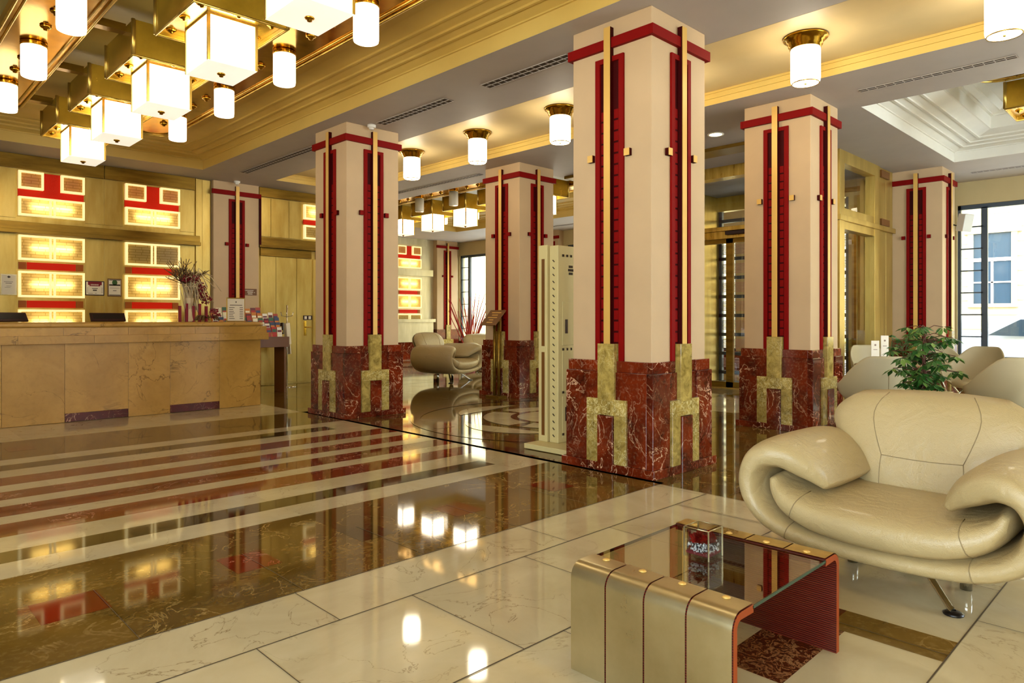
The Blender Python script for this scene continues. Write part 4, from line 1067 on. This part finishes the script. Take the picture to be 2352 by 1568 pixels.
for yy in (-TL, TL-.004): q = B(); q.box(-TW+.13, TW-.13, yy, yy+.004, TH-.018, TH-.008); q.build('glass_edge', 'tedge', gl)
# glass cube with petals
t = thing('glass_cube_vase', 'small square glass vase of red petals and pebbles on the coffee table', 'vase', (2.39, 1.385, TH-.008), .0)
q = B(); s = .052; h = .112
for (a, b_, c_, d) in ((-s, s, -s, -s+.005), (-s, s, s-.005, s), (-s, -s+.005, -s+.005, s-.005), (s-.005, s, -s+.005, s-.005)): q.box(a, b_, c_, d, 0, h)
q.box(-s, s, -s, s, 0, .012); q.build('glass_walls', 'vglass', t)
q = B(); e_ = .0022
for (u, v) in ((-s, -s), (s, -s), (s, s), (-s, s)): q.box(u-e_, u+e_, v-e_, v+e_, 0, h)
q.tube([(-s, -s, h), (s, -s, h), (s, s, h), (-s, s, h)], e_, 5, closed=True); q.build('rim', 'steel', t)  # pale bars added along the clear glass edges as their bright glints
q = B()
M['pebw'] = plain('pebble_white', 'c8c4c0', .4); M['pebd'] = plain('pebble_dark', '3a3438', .4)
for k in range(260):
    q.mat(k % 3 if k % 3 < 2 else 0); p = Vector((random.uniform(-.046, .046), random.uniform(-.046, .046), random.uniform(.014, .055)))
    r_ = random.uniform(.003, .0055); q.lathe([(.001, -r_), (r_, 0), (.001, r_)], 6, p.x, p.y, p.z)
q['x'] if False else None
pb = q.build('pebbles', ['pebw', 'pebd'], t); pb['kind'] = 'stuff'
q = B(); petals(q, (-.01, .0, .070), .026, 150, 1.2, .6); pe = q.build('petals', 'red', t, recalc=False); pe['kind'] = 'stuff'
q = B(); petals(q, (.03, -.01, .062), .015, 50); q.build('petals', 'red', t, recalc=False)['kind'] = 'stuff'
q = B(); q.box(-.047, .047, -.047, .047, .012, .02); q.build('red_layer', 'crimson', t)

# ================================================================ CAFE CORNER
def shell_chair(label, loc, rz):
    t = thing('tub_chair', label, 'chair', loc, rz, 'cream shell chairs of the café')
    q = B(); rows = []; n = 26
    for j in range(9):
        v = j/8; row = []
        for i in range(n+1):
            th = math.radians(-118+236*i/n); c = math.cos(th)
            ad = abs(math.degrees(th)); top = .91 if ad < 32 else (.91-.31*((ad-32)/60) if ad < 92 else .60-.03*(ad-92)/26)
            z = .36+(top-.36)*v
            r_ = .20+.12*math.sin(min(1, v*1.4)*PI/2)+(.03*v if c > 0 else .05*v)
            row.append((math.sin(th)*r_*1.02, math.cos(th)*r_, z))
        rows.append(row)
    q.grid(rows); q.build('shell', 'shell', t, solid=.022, sub=1)
    q = B(); q.lathe([(.001, .34), (.20, .345), (.24, .38), (.235, .42), (.18, .44), (.001, .445)], 24, 0, -.02); q.build('seat', 'shell', t)
    q = B()
    for s in (-1, 1): q.tube([(s*.04, .10, .36), (s*.27, .27, .0)], .010, 6); q.tube([(s*.04, -.10, .36), (s*.27, -.27, 0)], .010, 6)
    q.tube([(-.17, .18, .14), (.17, -.18, .14)], .006, 6); q.tube([(.17, .18, .14), (-.17, -.18, .14)], .006, 6); q.build('wire_legs', 'chrome', t)
    q = B(); q.tube([(0, .344+.0, .40), (0, .37, .60), (0, .375, .74)], .004, 5); q.build('seam', 'seam', t)
    return t
def vp(px, d):   # floor position on the sight line through a pixel column
    r_ = (px-1176)/1585; ca, sa = math.cos(ANG), math.sin(ANG)
    return (d*(r_*sa+ca), d*(sa-r_*ca), 0)
shell_chair('tub chair with its back turned, nearest to the pillar', (8.05, 2.58, 0), 2.2)
shell_chair('tub chair with its back turned at the right edge behind the armchair', (8.76, 1.54, 0), 2.2)
shell_chair('tub chair facing us behind the café table, nearer the lobby wall', (10.75, 3.42, 0), -.6)
shell_chair('tub chair behind the café table by the white pillar', (12.3, 3.0, 0), -.9)
shell_chair('tub chair seen from the side before the street window', (11.2, 2.35, 0), -1.9)
shell_chair('tub chair with a high back by the right street window', (12.7, 1.45, 0), -2.3)
shell_chair('tub chair at the second café table by the right edge', (11.3, .85, 0), .6)
def cafe_table(label, loc):
    t = thing('cafe_table', label, 'table', loc, 0, 'round café tables')
    q = B(); q.lathe([(.001, .70), (.40, .70), (.41, .71), (.40, .72), (.001, .72)], 36); q.build('tabletop', 'wood', t)
    q = B(); q.cyl(0, 0, .02, .70, .14, 24); q.build('pedestal', 'black', t)
    q = B(); q.lathe([(.28, 0), (.28, .015), (.12, .02)], 28); q.build('base', 'chrome', t)
cafe_table('round café table with menu cards behind the tub chair', (9.5, 2.88, 0)); cafe_table('round café table near the right street window', (12.0, 1.2, 0))
def card(x, y, z, h, label):
    t = thing('menu_card', label, 'menu', (x, y, z), -.75, 'menu cards on the café table')
    q = B(); q.box(-.05, .05, -.004, .004, 0, h); q.build('card', 'paper', t)
    q = B(); q.lathe([(.012, 0), (.012, .002)], 14); q.bm.transform(Matrix.Translation((0, -.004, h*.82)) @ Matrix.Rotation(PI/2, 4, 'X')); q.box(-.025, .025, -.006, -.004, h*.62, h*.64); q.build('emblem', 'wood', t)
card(9.33, 3.0, .72, .30, 'tall cream menu card on the café table, left'); card(9.62, 2.98, .72, .36, 'cream menu card standing further back on the café table')
for k, (x, y) in enumerate(((9.42, 2.78), (9.5, 2.70), (9.52, 2.80))):
    t = thing('glass_holder', 'small clear glass holder on the café table, %s' % ('left of three', 'front of three', 'right of three')[k], 'glass', (x, y, .72), 0, 'glass holders on the café table')
    q = B(); q.lathe([(.028, 0), (.03, .0), (.034, .07)], 16); q.build('bowl', 'vglass', t); q = B(); q.lathe([(.034, .068), (.036, .072), (.034, .075)], 16); q.build('rim', 'chrome', t)
# planter with schefflera
t = thing('potted_plant', 'leafy potted umbrella plant in a cream planter behind the armchair', 'plant', (7.44, 1.95, 0))
q = B(); q.lathe([(.20, 0), (.26, .56), (.275, .58), (.27, .60), (.235, .60), (.22, .55), (.001, .54)], 4, a0=PI/4, a1=2*PI+PI/4, smooth=False); q.build('planter', 'steelbox', t, bevel=.006)
q = B(); q.tube([(0, 0, .54), (.01, 0, .75), (-.01, .01, .95), (.0, 0, 1.15)], [.020, .018, .016, .010], 8)
tips = []
for k in range(80):
    z = .62+.60*random.random(); a = random.random()*2*PI; L_ = (.10+.16*random.random())*(1.1 if .75 < z < 1.1 else .85)
    p = Vector((0, 0, z)); e = p+Vector((math.cos(a)*L_, math.sin(a)*L_, .02+.06*random.random()-.05*random.random())); tips.append(e); q.tube([p, (p+e)/2+Vector((0, 0, .03)), e], .0035, 4)
q.build('stems', 'bark', t)
q = B()
for e in tips:
    n = random.randint(7, 9); ax = Vector((random.gauss(0, .25), random.gauss(0, .25), 1)).normalized(); u0 = ax.orthogonal().normalized(); v0 = ax.cross(u0)
    for k in range(n):
        a = 2*PI*k/n; d = (u0*math.cos(a)+v0*math.sin(a)-ax*.35).normalized(); s = d.cross(ax).normalized(); L_ = random.uniform(.07, .105); w_ = L_*.24
        q.mat(0 if random.random() < .72 else 1)
        b0 = e+d*.012; m_ = b0+d*L_*.55-ax*.006; tp = b0+d*L_-ax*.02
        q.face([b0, m_+s*w_, tp, m_-s*w_])
q.build('leaves', ['leaf', 'leafp'], t, recalc=False)
# small plants by the wall pillar
for k, (px, d, l) in enumerate(((2046, 10.6, 'small green plant behind the menu cards'), (2076, 11.3, 'small green plant before the red stripe of the wall pillar'))):
    p = vp(px, d); t = thing('small_plant', l, 'plant', (p[0], p[1], 0), 0, 'small green plants by the wall pillar')
    q = B(); q.lathe([(.09, 0), (.12, .62), (.001, .62)], 18); q.build('pot', 'wood', t)
    q = B()
    for j in range(26):
        c_ = Vector((random.uniform(-.13, .13), random.uniform(-.13, .13), .68+random.random()*.36)); u = Vector((random.gauss(0, 1), random.gauss(0, 1), random.gauss(0, .5))).normalized(); v = u.orthogonal().normalized()
        q.face([c_-u*.05, c_-v*.028, c_+u*.05, c_+v*.028])
    q.build('leaves', 'leaf', t, recalc=False)
    q = B()
    for j in range(7): q.tube([(0, 0, .6), (random.uniform(-.1, .1), random.uniform(-.1, .1), .95)], .003, 4)
    q.build('stems', 'leaf', t)
# speaker on the wall
t = thing('wall_speaker', 'grey loudspeaker tilted on a bracket beside the right street window', 'speaker', (13.95, 3.15, 2.96))
q = B(); q.box(-.10, .10, -.07, .07, -.15, .15); q.bm.transform(Matrix.Translation((.04, -.10, 0)) @ Matrix.Rotation(-.5, 4, 'Z') @ Matrix.Rotation(.22, 4, 'X')); q.build('cabinet', 'off', t, bevel=.01)
q = B(); q.tube([(.0, .08, -.02), (0, 0, -.05), (.02, -.04, -.02)], .012, 8); q.build('bracket', 'black', t)
# red branches
t = thing('branch_vase', 'bundle of tall red branches in a floor vase beside the far window', 'branches', (13.8, 15.9, 0))
q = B(); q.lathe([(.14, 0), (.18, .2), (.12, .5), (.14, .6)], 20); q.build('vase', 'crimson', t)
for k in range(22):
    a = random.random()*2*PI; s = random.uniform(.15, .65)
    q = B(); p = Vector((random.uniform(-.08, .08), random.uniform(-.08, .08), .3)); L_ = random.uniform(1.2, 1.9); pts = [p]
    for j in range(4): p = p+Vector((math.cos(a)*s*.25+random.uniform(-.03, .03), math.sin(a)*s*.25+random.uniform(-.03, .03), L_/4)); pts.append(p.copy())
    q.tube(pts, [.022, .02, .016, .012, .007], 6); q.build('branch', 'branch', t)

# ================================================================ STREET
q = B(); q.box(15.4, 60, -30, 50, -.35, -.12); struct(q.build('ground', 'stone'), 'pale paved street outside')
def building(name, x, y0, y1, h, label, wx):
    t = thing(name, label, 'building', (x, (y0+y1)/2, -.12)); L_ = (y1-y0)/2
    q = B(); q.box(0, 4, -L_, L_, 0, h); q.build('wall', 'facade', t)
    q = B()
    for z in (.6, 5.0, 5.25): q.box(-.12 if z > 1 else -.06, 0, -L_, L_, z, z+.14)
    z = 1.1
    while z < 4.9: q.box(-.012, 0, -L_, L_, z, z+.02); z += .42
    q.build('cornice', 'cream', t)
    for yy in wx:
        yl = yy-(y0+y1)/2
        q = B(); q.box(-.08, .0, yl-.62, yl+.62, 1.75, 1.85); q.box(-.06, 0, yl-.6, yl-.46, 1.85, 3.9); q.box(-.06, 0, yl+.46, yl+.6, 1.85, 3.9); q.box(-.09, 0, yl-.7, yl+.7, 3.9, 4.05)
        w_ = q.build('window', 'facade', t)
        q = B(); q.box(-.025, .0, yl-.46, yl+.46, 1.85, 3.9); q.build('pane', 'carg', w_)
        q = B(); q.box(-.05, -.02, yl-.03, yl+.03, 1.85, 3.1); q.box(-.05, -.02, yl-.46, yl+.46, 3.08, 3.18); q.box(-.05, -.02, yl-.46, yl+.46, 2.45, 2.49); q.build('sash', 'white', w_)
building('building', 24, -14, 12, 11, 'pale rendered building with framed windows across the street', [-9, -6.2, -3.4, -.6, 2.0, 4.55, 7.6, 10.4])
building('building', 26, 12.5, 46, 11, 'pale building further along the street beyond the far windows', [15, 19, 23, 27, 31, 35])
# parked car
t = thing('car', 'white car parked outside the right street window', 'car', (18.8, 2.2, -.12))
prof = [(-2.1, .35), (-2.15, .70), (-1.95, .92), (-1.0, 1.02), (-.45, 1.46), (.75, 1.52), (1.5, 1.10), (2.05, 1.0), (2.15, .6), (2.1, .35)]
q = B(); rows = []
for (xx, f) in ((-.86, .90), (-.80, 1.0), (.80, 1.0), (.86, .90)): rows.append([(xx*(1 if z < 1.05 else .82), y*f if False else y, .35+(z-.35)*(f if z > 1 else 1)) for y, z in prof])
V = q.grid(rows); q.bm.faces.new(V[0]); q.bm.faces.new(V[-1]); q.build('body', 'carw', t, bevel=.03)
q = B()
for s in (-1, 1): q.face([(s*.80, -.95, 1.02), (s*.80, 1.3, 1.05), (s*.745, .72, 1.40), (s*.745, -.42, 1.38)])
q.face([(-.62, -1.02, 1.03), (.62, -1.02, 1.03), (.6, -.47, 1.42), (-.6, -.47, 1.42)]); q.build('windows', 'carg', t)
for (s, y) in ((-1, -1.35), (-1, 1.35), (1, -1.35), (1, 1.35)):
    q = B(); q.lathe([(.33, -.1), (.33, .1)], 24); q.bm.transform(Matrix.Translation((s*.78, y, .33)) @ Matrix.Rotation(PI/2, 4, 'Y')); q.build('wheel', 'tyre', t)
